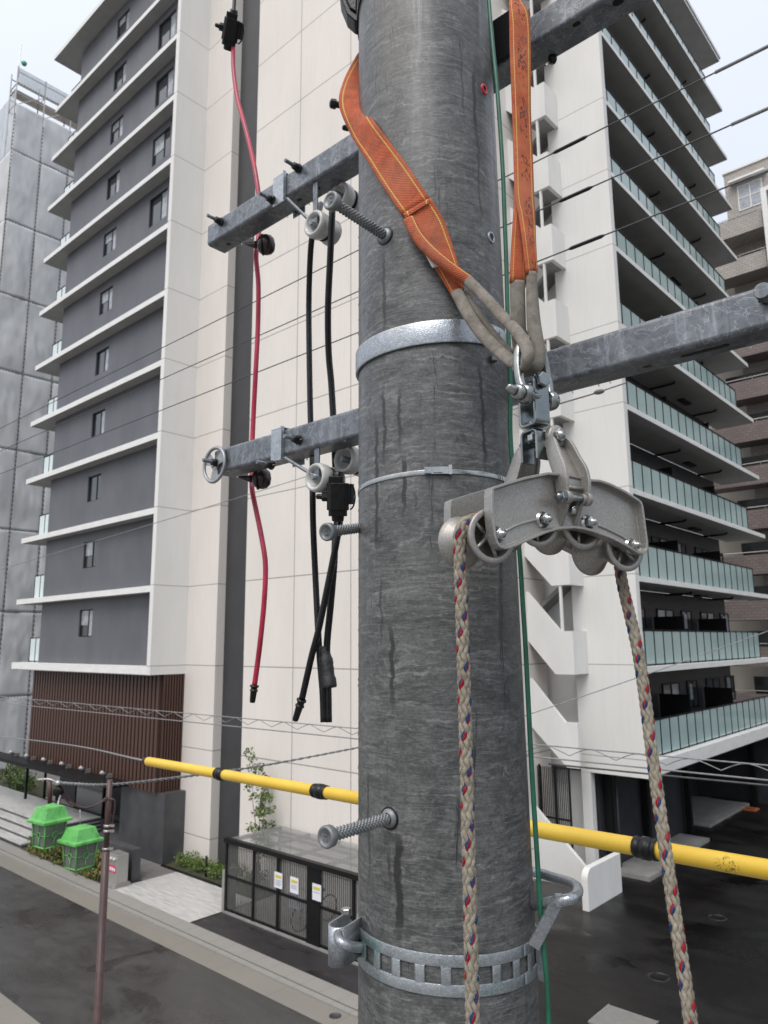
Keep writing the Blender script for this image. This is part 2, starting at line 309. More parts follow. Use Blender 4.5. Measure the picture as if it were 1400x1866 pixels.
M['strip'] = mat('charcoal_render', (0.034, 0.034, 0.036), (0.044, 0.044, 0.047), 0.9, 0.5)
M['brown'] = m_slats('brown_metal_louvre', (0.058, 0.027, 0.019), (0.082, 0.040, 0.028), 0.1)
M['stone'] = mat('dark_stone_cladding', (0.045, 0.046, 0.05), (0.075, 0.076, 0.08), 1.2, 0.42, detail=8)
M['dark'] = mat('near_black_metal', (0.006, 0.006, 0.0065), (0.010, 0.010, 0.0105), 3, 0.45, spec=0.2)
M['dark_wall'] = mat('charcoal_balcony_wall', (0.022, 0.022, 0.026), (0.034, 0.034, 0.038), 2, 0.5)
M['glass_mint'] = mat('frosted_mint_glass', (0.36, 0.475, 0.465), (0.41, 0.53, 0.52), 0.8, 0.14, rvar=0.05); M['glass_mint'].node_tree.nodes['Principled BSDF'].inputs['Alpha'].default_value = 0.88
M['glass_pale'] = mat('pale_frosted_glass', (0.56, 0.64, 0.64), (0.62, 0.70, 0.70), 0.8, 0.16)
M['window'] = mat('window_glass', (0.035, 0.04, 0.045), (0.05, 0.055, 0.06), 3, 0.06, spec=0.9)
M['curtain'] = mat('curtain_behind_glass', (0.24, 0.26, 0.28), (0.42, 0.44, 0.47), 4, 0.1)
M['asphalt'] = m_asphalt('wet_street_asphalt', (0.032, 0.031, 0.029), (0.047, 0.0455, 0.043), 0.38, 1.0, 0.45)
M['yard'] = m_asphalt('wet_yard_asphalt', (0.004, 0.0037, 0.0035), (0.009, 0.008, 0.0076), 0.34, 0.7, 0.7, 0.32)
M['apron'] = m_asphalt('dark_new_asphalt', (0.018, 0.016, 0.017), (0.026, 0.024, 0.025), 0.2)
M['gutter'] = m_panel('gutter_concrete', (0.205, 0.19, 0.165), 2.0, 0, 50, -20, 0.02, 'X', True)
M['kerb'] = m_panel('kerb_concrete', (0.26, 0.25, 0.23), 0.6, 0, 50, -20, 0.012, 'X', True)
M['paving'] = mat('pale_stone_paving', (0.34, 0.335, 0.32), (0.52, 0.515, 0.50), 3.0, 0.4, stretch=(0.5, 5, 1), rvar=0.12, detail=8)
M['slab_grey'] = mat('grey_concrete_floor', (0.22, 0.215, 0.205), (0.29, 0.285, 0.27), 1.5, 0.5, rvar=0.1)
M['granite'] = mat('grey_granite_floor', (0.13, 0.125, 0.12), (0.17, 0.165, 0.16), 2, 0.45)
M['soil'] = mat('dark_soil', (0.03, 0.03, 0.018), (0.05, 0.055, 0.025), 9, 0.9, bump=0.8, bscale=20)
M['brownpole'] = mat('brown_paint', (0.055, 0.026, 0.024), (0.085, 0.042, 0.038), 12, 0.4, rvar=0.1)
M['lantern'] = mat('green_plastic', (0.05, 0.24, 0.045), (0.12, 0.42, 0.10), 11, 0.36, rvar=0.1, detail=8, contrast=(0.3, 0.55))
M['louvre'] = mat('grey_louvre_blade', (0.10, 0.10, 0.098), (0.14, 0.14, 0.135), 2, 0.45)
M['steel'] = mat('brushed_stainless', (0.38, 0.37, 0.35), (0.46, 0.45, 0.43), 8, 0.3, 0.6, stretch=(1, 1, 12))

def m_alpha(name, c, a, rough=0.2, c2=None):
    m = mat(name, c, c2, 6, rough); m.node_tree.nodes['Principled BSDF'].inputs['Alpha'].default_value = a; return m
M['lantern_glass'] = m_alpha('smoked_lantern_pane', (0.17, 0.19, 0.165), 0.55, 0.2, (0.22, 0.24, 0.21))
M['poly'] = m_alpha('smoky_polycarbonate', (0.22, 0.225, 0.22), 0.42, 0.06, (0.27, 0.275, 0.27))
def m_sheet():
    k = NB('scaffold_mesh_sheet'); o = k.tc.outputs['Object']
    n = k.noise(k.map(o, (1, 1, 0.12)), 0.5, 3, 0.5, 0.2); wv = k.noise(k.map(o, (3.2, 3.2, 0.22)), 1.2, 7, 0.65, 0.8)
    col = k.mix(k.rng(n, 0.35, 0.68, 0, 1), (0.50, 0.51, 0.52), (0.57, 0.58, 0.585)); col = k.mix(k.rng(wv, 0.50, 0.75, 0, 0.25), col, (0.60, 0.61, 0.62))
    k.set(color=col, rough=0.8, alpha=0.97, spec=0.2); k.bump(wv, 0.35, 0.03); return k.m
M['sheet'] = m_sheet()
M['sheet_thin'] = m_alpha('thin_mesh_sheet', (0.42, 0.44, 0.46), 0.45, 0.7, (0.5, 0.52, 0.54))
def m_tile(name, c, c2):
    k = NB(name); o = k.tc.outputs['Object']; x = k.xyz(o)
    br = k.t.nodes.new('ShaderNodeTexBrick'); br.inputs['Scale'].default_value = 1; br.inputs['Brick Width'].default_value = 0.4; br.inputs['Row Height'].default_value = 0.2; br.inputs['Mortar Size'].default_value = 0.02
    k.link(k.comb(k.math('ADD', x[0], x[1]), x[2], 0), br.inputs['Vector']); br.inputs[1].default_value = (*c, 1); br.inputs[2].default_value = (*c2, 1); br.inputs[3].default_value = (*[v*0.7 for v in c], 1)
    n = k.noise(k.map(o, (1, 1, 0.3)), 0.6, 5)
    k.set(color=k.mix(k.rng(n, 0.4, 0.7, 0, 0.35), br.outputs[0], tuple(v*0.6 for v in c)), rough=0.6); return k.m
M['tile_beige'] = m_tile('beige_wall_tile', (0.34, 0.31, 0.28), (0.40, 0.37, 0.34))
M['tile_brown'] = m_tile('brown_wall_tile', (0.165, 0.135, 0.125), (0.21, 0.17, 0.158))
def m_leaf(name, a, b):
    m = mat(name, a, b, 7, 0.5, contrast=(0.3, 0.7)); p = m.node_tree.nodes['Principled BSDF']; return m
M['leaf'] = m_leaf('fresh_green_leaf', (0.06, 0.105, 0.02), (0.13, 0.19, 0.035))
M['leaf_dark'] = m_leaf('dark_green_leaf', (0.03, 0.06, 0.016), (0.07, 0.11, 0.03))
M['leaf_warm'] = m_leaf('yellow_bronze_leaf', (0.16, 0.10, 0.025), (0.26, 0.20, 0.05))
M['bark'] = mat('thin_bark', (0.09, 0.075, 0.05), (0.13, 0.11, 0.08), 20, 0.8)
def m_water():
    m = bpy.data.materials.new('rain_water'); m.use_nodes = True; b = m.node_tree.nodes['Principled BSDF']
    b.inputs['Transmission Weight'].default_value = 1.0; b.inputs['IOR'].default_value = 1.33; b.inputs['Roughness'].default_value = 0.0
    n = m.node_tree.nodes.new('ShaderNodeTexNoise'); n.inputs['Scale'].default_value = 300; bp = m.node_tree.nodes.new('ShaderNodeBump'); bp.inputs['Strength'].default_value = 0.05
    m.node_tree.links.new(n.outputs[0], bp.inputs['Height']); m.node_tree.links.new(bp.outputs[0], b.inputs['Normal']); return m
M['water'] = m_water()
M['paper'] = mat('white_notice', (0.66, 0.67, 0.72), (0.72, 0.73, 0.77), 20, 0.5)
M['yellow_print'] = mat('yellow_print', (0.55, 0.45, 0.04), (0.6, 0.5, 0.08), 60, 0.5)
M['ink'] = mat('grey_blue_print', (0.22, 0.25, 0.33), (0.3, 0.33, 0.4), 60, 0.5)
M['redprint'] = mat('red_print', (0.5, 0.02, 0.06), (0.55, 0.05, 0.1), 30, 0.5)
M['gland'] = mat('red_plug', (0.5, 0.02, 0.035), (0.6, 0.04, 0.06), 30, 0.4)

# ------------------------------------------------------------------ mesh builder
class MB:
    def __init__(s): s.v = []; s.f = []; s.mi = []; s.uv = []; s.sm = []; s.mats = []
    def slot(s, m):
        if m not in s.mats: s.mats.append(m)
        return s.mats.index(m)
    def face(s, idx, mi=0, uv=None, sm=False): s.f.append(tuple(idx)); s.mi.append(mi); s.uv.append(uv); s.sm.append(sm)
    def box(s, a, b, mi=0):
        x0, y0, z0 = (min(a[i], b[i]) for i in range(3)); x1, y1, z1 = (max(a[i], b[i]) for i in range(3))
        n = len(s.v); s.v += [V(p) for p in ((x0, y0, z0), (x1, y0, z0), (x1, y1, z0), (x0, y1, z0), (x0, y0, z1), (x1, y0, z1), (x1, y1, z1), (x0, y1, z1))]
        for q in ((0, 3, 2, 1), (4, 5, 6, 7), (0, 1, 5, 4), (1, 2, 6, 5), (2, 3, 7, 6), (3, 0, 4, 7)): s.face([n+i for i in q], mi)
        return s
    def obox(s, c, ex, ey, ez, hx, hy, hz, mi=0, cham=0.0):
        c = V(c); 
        if cham:
            pr = [(-hx+cham, -hy), (hx-cham, -hy), (hx, -hy+cham), (hx, hy-cham), (hx-cham, hy), (-hx+cham, hy), (-hx, hy-cham), (-hx, -hy+cham)]
            return s.prism([c+ex*x+ey*y-ez*hz for x, y in pr], ez*2*hz, mi)
        n = len(s.v); s.v += [c+ex*(a*hx)+ey*(b*hy)+ez*(d*hz) for d in (-1, 1) for b in (-1, 1) for a in (-1, 1)]
        for q in ((0, 2, 3, 1), (4, 5, 7, 6), (0, 1, 5, 4), (1, 3, 7, 5), (3, 2, 6, 7), (2, 0, 4, 6)): s.face([n+i for i in q], mi)
        return s
    def prism(s, poly, ext, mi=0, sm=False):
        n = len(s.v); k = len(poly); s.v += [V(p) for p in poly] + [V(p)+V(ext) for p in poly]
        s.face([n+i for i in reversed(range(k))], mi); s.face([n+k+i for i in range(k)], mi)
        for i in range(k): j = (i+1) % k; s.face((n+i, n+j, n+k+j, n+k+i), mi, None, sm)
        return s
    def tube(s, pts, r, n=12, mi=0, caps=True, flat=1.0, side=None, closed=False, uvs=True):
        pts = [V(p) for p in pts]; m = len(pts); rr = r if isinstance(r, (list, tuple)) else [r]*m
        base = len(s.v); prev = None; L = 0
        for i, p in enumerate(pts):
            if closed: t = (pts[(i+1) % m]-pts[i-1]).normalized()
            else: t = (pts[min(i+1, m-1)]-pts[max(i-1, 0)]).normalized()
            if side is not None: a = (side - t*side.dot(t)).normalized()
            elif prev is None:
                a = t.orthogonal().normalized()
            else: a = (prev - t*prev.dot(t)).normalized()
            prev = a; b = t.cross(a)
            for k in range(n):
                th = 2*math.pi*k/n; s.v.append(p + a*(math.cos(th)*rr[i]) + b*(math.sin(th)*rr[i]*flat))
        d = [0]
        for i in range(1, m+1): d.append(d[-1] + (pts[i % m]-pts[i-1]).length)
        for i in range(m if closed else m-1):
            for k in range(n):
                a0 = base+i*n+k; a1 = base+i*n+(k+1) % n; j = (i+1) % m; b0 = base+j*n+k; b1 = base+j*n+(k+1) % n
                s.face((a0, a1, b1, b0), mi, [(k/n, d[i]), ((k+1)/n, d[i]), ((k+1)/n, d[i+1]), (k/n, d[i+1])], True)
        if caps and not closed:
            s.face([base+k for k in reversed(range(n))], mi); s.face([base+(m-1)*n+k for k in range(n)], mi)
        return s
    def cyl(s, p0, p1, r, n=16, mi=0, r1=None):
        p0 = V(p0); p1 = V(p1); t = (p1-p0).normalized(); a = t.orthogonal().normalized(); b = t.cross(a); base = len(s.v); r1 = r if r1 is None else r1
        for p, q in ((p0, r), (p1, r1)):
            for k in range(n): th = 2*math.pi*k/n; s.v.append(p+a*math.cos(th)*q+b*math.sin(th)*q)
        for k in range(n): s.face((base+k, base+(k+1) % n, base+n+(k+1) % n, base+n+k), mi, None, n > 8)
        s.face([base+k for k in reversed(range(n))], mi); s.face([base+n+k for k in range(n)], mi)
        return s
    def lathe(s, c, ax, prof, n=24, mi=0, ref=None):          # prof: (distance along axis, radius)
        c = V(c); ax = V(ax).normalized(); a = (ref - ax*ref.dot(ax)).normalized() if ref is not None else ax.orthogonal().normalized(); b = ax.cross(a); base = len(s.v); m = len(prof)
        for h, r in prof:
            for k in range(n): th = 2*math.pi*k/n; s.v.append(c+ax*h+a*math.cos(th)*max(r, 1e-5)+b*math.sin(th)*max(r, 1e-5))
        for i in range(m-1):
            for k in range(n): s.face((base+i*n+k, base+i*n+(k+1) % n, base+(i+1)*n+(k+1) % n, base+(i+1)*n+k), mi, None, n > 8)
        return s
    def hexnut(s, c, ax, r, h, mi=0, dome=True):
        c = V(c); ax = V(ax).normalized()
        s.lathe(c, ax, [(0, 0), (0, r), (h*0.85, r), (h, r*0.86), (h, 0)], 6, mi); return s
    def ball(s, c, r, seg=12, rings=8, sc=(1, 1, 1), mi=0):
        base = len(s.v); c = V(c)
        for i in range(rings+1):
            ph = math.pi*i/rings
            for k in range(seg): th = 2*math.pi*k/seg; s.v.append(c+V((r*sc[0]*math.sin(ph)*math.cos(th), r*sc[1]*math.sin(ph)*math.sin(th), r*sc[2]*math.cos(ph))))
        for i in range(rings):
            for k in range(seg): s.face((base+i*seg+k, base+(i+1)*seg+k, base+(i+1)*seg+(k+1) % seg, base+i*seg+(k+1) % seg), mi, None, True)
        return s
    def ribbon(s, Lp, Rp, th=0.003, m=10, mi=0, step=6, nrm=None):
        Lp = catmull(Lp, step); Rp = catmull(Rp, step); n = len(Lp); base = len(s.v); d = [0]
        for i in range(1, n): d.append(d[-1]+((Lp[i]+Rp[i])/2-(Lp[i-1]+Rp[i-1])/2).length)
        for i in range(n):
            t = ((Lp[min(i+1, n-1)]+Rp[min(i+1, n-1)]) - (Lp[max(i-1, 0)]+Rp[max(i-1, 0)])).normalized(); ac = (Rp[i]-Lp[i]).normalized(); nn = ac.cross(t).normalized()
            if nn.dot(EYE-Lp[i]) < 0: nn = -nn
            for k in range(m+1):
                f = k/m; p = Lp[i].lerp(Rp[i], f); e = th*(1-0.5*(abs(2*f-1)**6)); s.v.append(p+nn*e*0.5); 
            for k in range(m+1):
                f = k/m; p = Lp[i].lerp(Rp[i], f); e = th*(1-0.5*(abs(2*f-1)**6)); s.v.append(p-nn*e*0.5)
        W = 2*(m+1)
        for i in range(n-1):
            for k in range(m):
                a = base+i*W+k; u = [(k/m, d[i]), ((k+1)/m, d[i]), ((k+1)/m, d[i+1]), (k/m, d[i+1])]
                s.face((a, a+1, a+W+1, a+W), mi, u, True); a += m+1; s.face((a+1, a, a+W, a+W+1), mi, [u[1], u[0], u[3], u[2]], True)
            for k, o in ((0, 0), (m, 1)):
                a = base+i*W+k; b = a+m+1; u = [(k/m, d[i])]*2+[(k/m, d[i+1])]*2; s.face((a, b, b+W, a+W) if not o else (b, a, a+W, b+W), mi, u, True)
        for i in (0, n-1):
            a = base+i*W; s.face([a+k for k in range(m+1)]+[a+m+1+k for k in reversed(range(m+1))], mi)
        return s
    def build(s, name, m, parent=None, label=None, cat=None, group=None, kind=None, fixn=True, bevel=0.0):
        me = bpy.data.meshes.new(name); me.from_pydata([tuple(v) for v in s.v], [], s.f)
        mats = m if isinstance(m, list) else [m]
        for q in mats: me.materials.append(q)
        me.polygons.foreach_set('material_index', s.mi); me.polygons.foreach_set('use_smooth', s.sm)
        if any(u for u in s.uv):
            ul = me.uv_layers.new(name='UVMap'); li = 0
            for pi, f in enumerate(s.f):
                u = s.uv[pi]
                for q in range(len(f)): ul.data[li].uv = u[q] if u else (0.5, 0); li += 1
        if fixn:
            bm = bmesh.new(); bm.from_mesh(me); bmesh.ops.recalc_face_normals(bm, faces=bm.faces); bm.to_mesh(me); bm.free()
        me.update()
        o = bpy.data.objects.new(name, me); C.objects.link(o)
        if parent is not None:
            o.parent = parent; q = parent; off = V((0, 0, 0))
            while q is not None: off += q.location; q = q.parent
            o.location = -off
        if bevel:
            bv = o.modifiers.new('bevel', 'BEVEL'); bv.width = bevel; bv.segments = 2; bv.limit_method = 'ANGLE'; bv.angle_limit = R(40)
        tag(o, label, cat, group, kind); return o

def tag(o, label=None, cat=None, group=None, kind=None):
    if label: o['label'] = label
    if cat: o['category'] = cat
    if group: o['group'] = group
    if kind: o['kind'] = kind
    return o
def thing(name, label, cat, loc=(0, 0, 0), group=None):
    o = bpy.data.objects.new(name, None); C.objects.link(o); o.location = V(loc); o.empty_display_size = 0.1
    return tag(o, label, cat, group)
def copy_tree(o, parent=None, off=None):
    c = o.copy(); C.objects.link(c); c.parent = parent
    if off is not None: c.location = o.location + V(off)
    for ch in [x for x in bpy.data.objects if x.parent == o]: copy_tree(ch, c)
    return c
def catmull(P, step=6):
    P = [V(p) for p in P]; out = []; n = len(P)
    if n < 3: 
        return [P[0].lerp(P[1], i/step) for i in range(step+1)]
    for i in range(n-1):
        a = P[i-1] if i else P[0]*2-P[1]; b = P[i]; c = P[i+1]; d = P[i+2] if i+2 < n else P[-1]*2-P[-2]
        for k in range(step):
            t = k/step; out.append(0.5*((2*b)+(c-a)*t+(2*a-5*b+4*c-d)*t*t+(3*b-a-3*c+d)*t**3))
    out.append(P[-1]); return out
EX, EY, EZ = V((1, 0, 0)), V((0, 1, 0)), V((0, 0, 1))


# ------------------------------------------------------------------ the setting on the ground
def sheet(name, x0, x1, y0, y1, z, m, th=0.0):
    b = MB()
    if th: b.box((x0, y0, z-th), (x1, y1, z))
    else:
        b.v = [V((x0, y0, z)), V((x1, y0, z)), V((x1, y1, z)), V((x0, y1, z))]; b.face((0, 1, 2, 3))
    return b.build(name, m, kind='structure', fixn=bool(th))
sheet('ground', -400, 400, -400, 400, -0.012, M['granite'])
sheet('street', -90, 60, 7.68, 11.52, 0.0, M['asphalt'])
sheet('gutter', -90, 60, 11.52, 12.14, 0.004, M['gutter'])
sheet('near_gutter', -90, 60, 6.9, 7.68, 0.004, M['gutter'])
sheet('kerb', -90, 60, 12.14, 12.30, 0.05, M['kerb'], 0.08)
sheet('drain_channel', -90, 60, 12.30, 12.38, -0.004, M['dark'])
sheet('pavement', -90, 60, 12.38, 12.86, 0.03, M['kerb'], 0.05)
sheet('path', -30.6, -23.4, 13.95, 15.3, 0.016, M['granite'])
sheet('paved_forecourt', -23.4, -19.05, 12.86, 15.25, 0.02, M['paving'])
sheet('apron', -19.05, -11.3, 12.86, 14.02, 0.0, M['apron'])
sheet('yard', -13.6, 60, 14.02, 60, 0.004, M['yard'])
sheet('yard_front', -11.3, 60, 12.86, 14.02, 0.0, M['yard'])
sheet('planting_bed', -30.5, -23.9, 12.86, 13.9, 0.03, M['soil'])
sheet('planting_bed', -24.4, -19.05, 15.3, 16.5, 0.03, M['soil'])
sheet('planting_bed', -60, -39.8, 16.3, 19.6, 0.03, M['soil'])
for i in range(4):
    b = MB(); b.box((-45, 12.99+0.42*i, 0.15*i), (-30.7, 16.2, 0.15*(i+1)-0.05)); b.build('step_riser', M['stone'], kind='structure')
    sheet('entrance_step', -45, -30.7, 12.95+0.42*i, 16.2, 0.15*(i+1), M['paving'], 0.046)
b = MB(); b.box((-24.4, 15.22, 0), (-19.05, 15.30, 0.07)); b.build('bed_edging', M['dark'], kind='structure')

# ------------------------------------------------------------------ apartment building: one thing with its parts
apt = thing('apartment_building', 'long white, cream and slate grey apartment building with projecting slabs behind the pole', 'building', (-25, 16, 0))
def boxes(name, m, L, parent=apt, bottom=None, bevel=0, label=None):
    b = MB()
    for a, c in L:
        b.box(a, c, 0)
        if bottom is not None: b.mi[-6] = 1
    return b.build(name, [m, bottom] if bottom is not None else m, parent, label=label, bevel=bevel)
def wall_holes(name, m, x0, x1, z0, z1, y, holes, dep=0.16, thick=0.3, parent=apt):
    xs = sorted({x0, x1, *[h[0] for h in holes], *[h[1] for h in holes]}); zs = sorted({z0, z1, *[h[2] for h in holes], *[h[3] for h in holes]})
    b = MB()
    for i in range(len(xs)-1):
        for j in range(len(zs)-1):
            cx = (xs[i]+xs[i+1])/2; cz = (zs[j]+zs[j+1])/2
            if any(h[0] < cx < h[1] and h[2] < cz < h[3] for h in holes): continue
            n = len(b.v); b.v += [V((xs[i], y, zs[j])), V((xs[i+1], y, zs[j])), V((xs[i+1], y, zs[j+1])), V((xs[i], y, zs[j+1]))]; b.face((n, n+1, n+2, n+3))
    for h in holes:
        a, c, d, e = h; q = [(a, d), (c, d), (c, e), (a, e)]
        for k in range(4):
            p, r = q[k], q[(k+1) % 4]; n = len(b.v); b.v += [V((p[0], y, p[1])), V((r[0], y, r[1])), V((r[0], y+dep, r[1])), V((p[0], y+dep, p[1]))]; b.face((n, n+3, n+2, n+1))
    return b.build(name, m, parent, fixn=False)
ZK = [6.93+3.0*k for k in range(12)]
# slate wall, storey by storey, with its recessed windows
for k in range(11):
    z = ZK[k]; holes = [(-31.72, -30.52, z+1.15, z+2.32)]
    if k >= 6: holes.append((-27.55, -26.1, z+0.96, z+2.34))
    wall_holes('slate_wall', M['grey_wall'], -35.6, -25.1, z, z+2.79, 15.2, holes)
    for a, c, d, e in holes:
        fr = MB(); y = 15.27; t = 0.045
        fr.box((a, y, d), (a+t, y+0.06, e)); fr.box((c-t, y, d), (c, y+0.06, e)); fr.box((a+t, y, d), (c-t, y+0.06, d+t)); fr.box((a+t, y, e-t), (c-t, y+0.06, e))
        mx = a+(c-a)*0.60; fr.box((mx-0.025, y-0.004, d+t), (mx+0.025, y+0.056, e-t))
        f = fr.build('window', M['dark'], apt)
        boxes('pane', M['window'], [((a+t, y+0.03, d+t), (mx-0.025, y+0.04, e-t))], f)
        boxes('pane', M['curtain'] if (k > 2 or k == 0) and random.random() < 0.85 else M['window'], [((mx+0.025, y+0.02, d+t), (c-t, y+0.03, e-t))], f)
        if random.random() < 0.35: boxes('blind', M['curtain'], [((a+t, y+0.012, e-t-0.3-0.5*random.random()), (mx-0.03, y+0.02, e-t))], f)
for k in range(11):
    z = ZK[k]; th = 0.24 if k else 0.30
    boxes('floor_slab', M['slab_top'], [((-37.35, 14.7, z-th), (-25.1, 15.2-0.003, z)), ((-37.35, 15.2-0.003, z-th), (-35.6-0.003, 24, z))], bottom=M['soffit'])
boxes('side_wall', M['grey_wall'], [((-35.6, 15.205, 6.7), (-35.4, 24, 39.7))])
boxes('roof', M['slab_top'], [((-37.5, 14.45, 39.93), (-24.6, 24, 40.2))], bottom=M['soffit'])
boxes('end_wall', M['white'], [((-25.1, 14.7-0.003, 6.62), (-24.85, 16.2, 39.72))])
boxes('end_wall_soffit', M['soffit'], [((-37.2, 14.72, 6.60), (-25.1, 16.2, 6.63))])
for k in range(11):
    z = ZK[k]; gb = MB(); rb = MB()
    for i in range(2): gb.box((-36.72+0.62*i, 15.26, z+0.08), (-36.72+0.62*i+0.54, 15.28, z+1.12))
    g = gb.build('balcony_glass', M['glass_pale'], apt)
    for i in range(3): rb.box((-36.78+0.62*i, 15.25, z), (-36.75+0.62*i, 15.29, z+1.14))
    rb.box((-36.8, 15.24, z+1.14), (-35.61, 15.30, z+1.17)); rb.build('handrail', M['dark'], g)
# cream wall, pier and recessed charcoal strip
boxes('cream_pier', M['cream_pier'], [((-25.0, 16.2, 0), (-22.92, 16.56, 41))])
boxes('charcoal_strip', M['strip'], [((-22.92, 16.56, 0), (-21.2, 16.7, 41))])
boxes('cream_wall', M['cream'], [((-21.24, 16.2, 0), (-13.7, 24, 41))])
boxes('pier_back', M['cream_pier'], [((-25.0, 16.563, 0), (-22.92, 17.4, 41))])
# brown louvred volume over the entrance
b = MB(); b.box((-36.0, 15.30, 2.42), (-24.92, 16.19, 6.6))
lv = b.build('louvre_box', mat('louvre_backing', (0.022, 0.012, 0.010), (0.03, 0.017, 0.014), 3, 0.6), apt)
b = MB()
x = -35.98
while x < -25.05: b.box((x, 15.20, 2.40), (x+0.17, 15.298, 6.61)); x += 0.27
y = 15.32
while y < 16.15: b.box((-24.918, y, 2.40), (-24.86, y+0.062, 6.61)); y += 0.115
b.build('louvre_slats', M['brown'], lv)
boxes('stone_wall', M['stone'], [((-27.6, 15.33, 0), (-24.5, 16.19, 2.41))])
boxes('entrance_back', M['dark_wall'], [((-39, 18.2, 0), (-27.6, 18.4, 2.4)), ((-27.9, 16.0, 0), (-27.6, 18.2, 2.4))])
b = MB()
for x in (-36.6, -33.4, -30.9, -28.4): b.box((x, 16.3, 0.5), (x+0.08, 16.4, 2.4))
b.box((-36.6, 16.29, 2.2), (-28.3, 16.41, 2.3)); b.box((-36.6, 16.3, 0.5), (-28.3, 16.36, 0.58)); b.build('entrance_screen', M['dark'], apt)
boxes('entrance_door', M['window'], [((-33.3, 16.33, 0.58), (-30.95, 16.35, 2.2))])
cp = boxes('canopy', M['dark'], [((-46, 14.4, 2.44), (-26.8, 15.19, 2.60))])
for i in range(6):
    q = MB(); x = -36.9+1.75*i; q.box((x-0.05, 15.0, 2.603), (x+0.05, 15.2, 2.75)); q.cyl((x, 14.95, 2.72), (x, 14.75, 2.86), 0.07, 12); q.build('spotlight', M['steel'], cp)
boxes('canopy_post', M['dark'], [((-37.0, 15.6, 0.55), (-36.9, 15.7, 2.42))])

# right wing: white end wall, balcony stack, stair tower
YR, XR = 23.8, -10.1
XG, HG = XR-0.24, 1.21
WK = [3.85+3.02*k for k in range(12)]
boxes('white_end_wall', M['white'], [((-12.46, YR, 3.38), (XR-0.003, YR+0.28, 40.2))])
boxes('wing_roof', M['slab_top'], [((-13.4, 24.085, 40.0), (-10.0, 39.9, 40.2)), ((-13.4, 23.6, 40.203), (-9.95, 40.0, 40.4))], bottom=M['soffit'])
pipe0 = None
for k, z in enumerate(WK):
    th = 0.19 if k else 0.46
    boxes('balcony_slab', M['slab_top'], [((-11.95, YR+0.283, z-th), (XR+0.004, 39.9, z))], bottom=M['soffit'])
    gb = MB(); rb = MB(); y = YR+0.32; n = 0
    while y < (37.5 if k else 39.2):
        gb.box((XG-0.10, y+0.035, z+0.06), (XG-0.085, y+0.80, z+HG-0.03)); rb.box((XG-0.12, y, z), (XG-0.07, y+0.03, z+HG)); y += 0.835
    rb.box((XG-0.12, y, z), (XG-0.07, y+0.03, z+HG)); rb.box((XG-0.13, YR+0.3, z+HG), (XG-0.06, y+0.04, z+HG+0.03)); rb.box((XG-0.12, YR+0.32, z+0.03), (XG-0.08, y, z+0.055))
    g = gb.build('balcony_glass', M['glass_mint'], apt); rb.build('handrail', M['dark'], g)
    if k < 11:
        boxes('balcony_wall', M['dark_wall'], [((-12.2, YR+0.283, z+0.003), (-11.953, 38.7, z+2.82))])
        for j in range(3):
            y0 = 24.6+5.1*j; zz = z+0.1
            for wi, (a, c, d, e) in enumerate(((y0+0.3, y0+2.1, zz, zz+2.05), (y0+3.0, y0+4.2, zz+0.9, zz+2.05))):
                fr = MB(); fr.box((-11.952, a, d), (-11.90, a+0.06, e)); fr.box((-11.952, c-0.06, d), (-11.90, c, e)); fr.box((-11.952, a+0.06, e-0.06), (-11.90, c-0.06, e)); fr.box((-11.952, a+0.06, d), (-11.90, c-0.06, d+0.05)); fr.box((-11.952, (a+c)/2-0.03, d+0.05), (-11.895, (a+c)/2+0.03, e-0.06))
                f = fr.build('balcony_window', M['dark'], apt)
                for q0, q1 in ((a+0.07, (a+c)/2-0.03), ((a+c)/2+0.03, c-0.07)):
                    boxes('pane', M['window'] if random.random() < 0.75 else M['curtain'] if k < 4 else M['window'], [((-11.95, q0, d+0.05), (-11.925, q1, e-0.06))], f)
                if wi and k in (0, 1): boxes('blind', M['curtain'], [((-11.92, a+0.25, d+0.35), (-11.90, a+0.55, e-0.15))], f)
            ac = MB(); ac.box((-11.88, y0+2.2, z+0.06), (-11.55, y0+3.0, z+0.62)); a = ac.build('air_conditioner', M['stone'], apt)
        for j in range(4):
            pt = MB(); y0 = 24.45+5.1*j
            if y0 > 39: continue
            pt.box((-11.9, y0, z+0.05), (XR-0.6, y0+0.03, z+1.75)); pt.box((-11.9, y0-0.02, z+1.75), (XR-0.6, y0+0.05, z+1.80)); pt.build('balcony_divider', M['dark'], apt)
    if k:
        for y0 in (30.9, 36.2):
            p = MB(); zz = z-0.19-0.09
            p.tube([V((-11.9, y0, zz)), V((-10.95, y0, zz)), V((-10.82, y0, zz+0.02)), V((-10.78, y0, zz+0.09))], 0.045, 10); p.build('drain_pipe', M['dark'], apt)
        p = MB(); p.box((-11.6, 33.4, z-0.19-0.07), (-11.3, 34.4, z-0.193)); p.build('vent', M['dark'], apt)
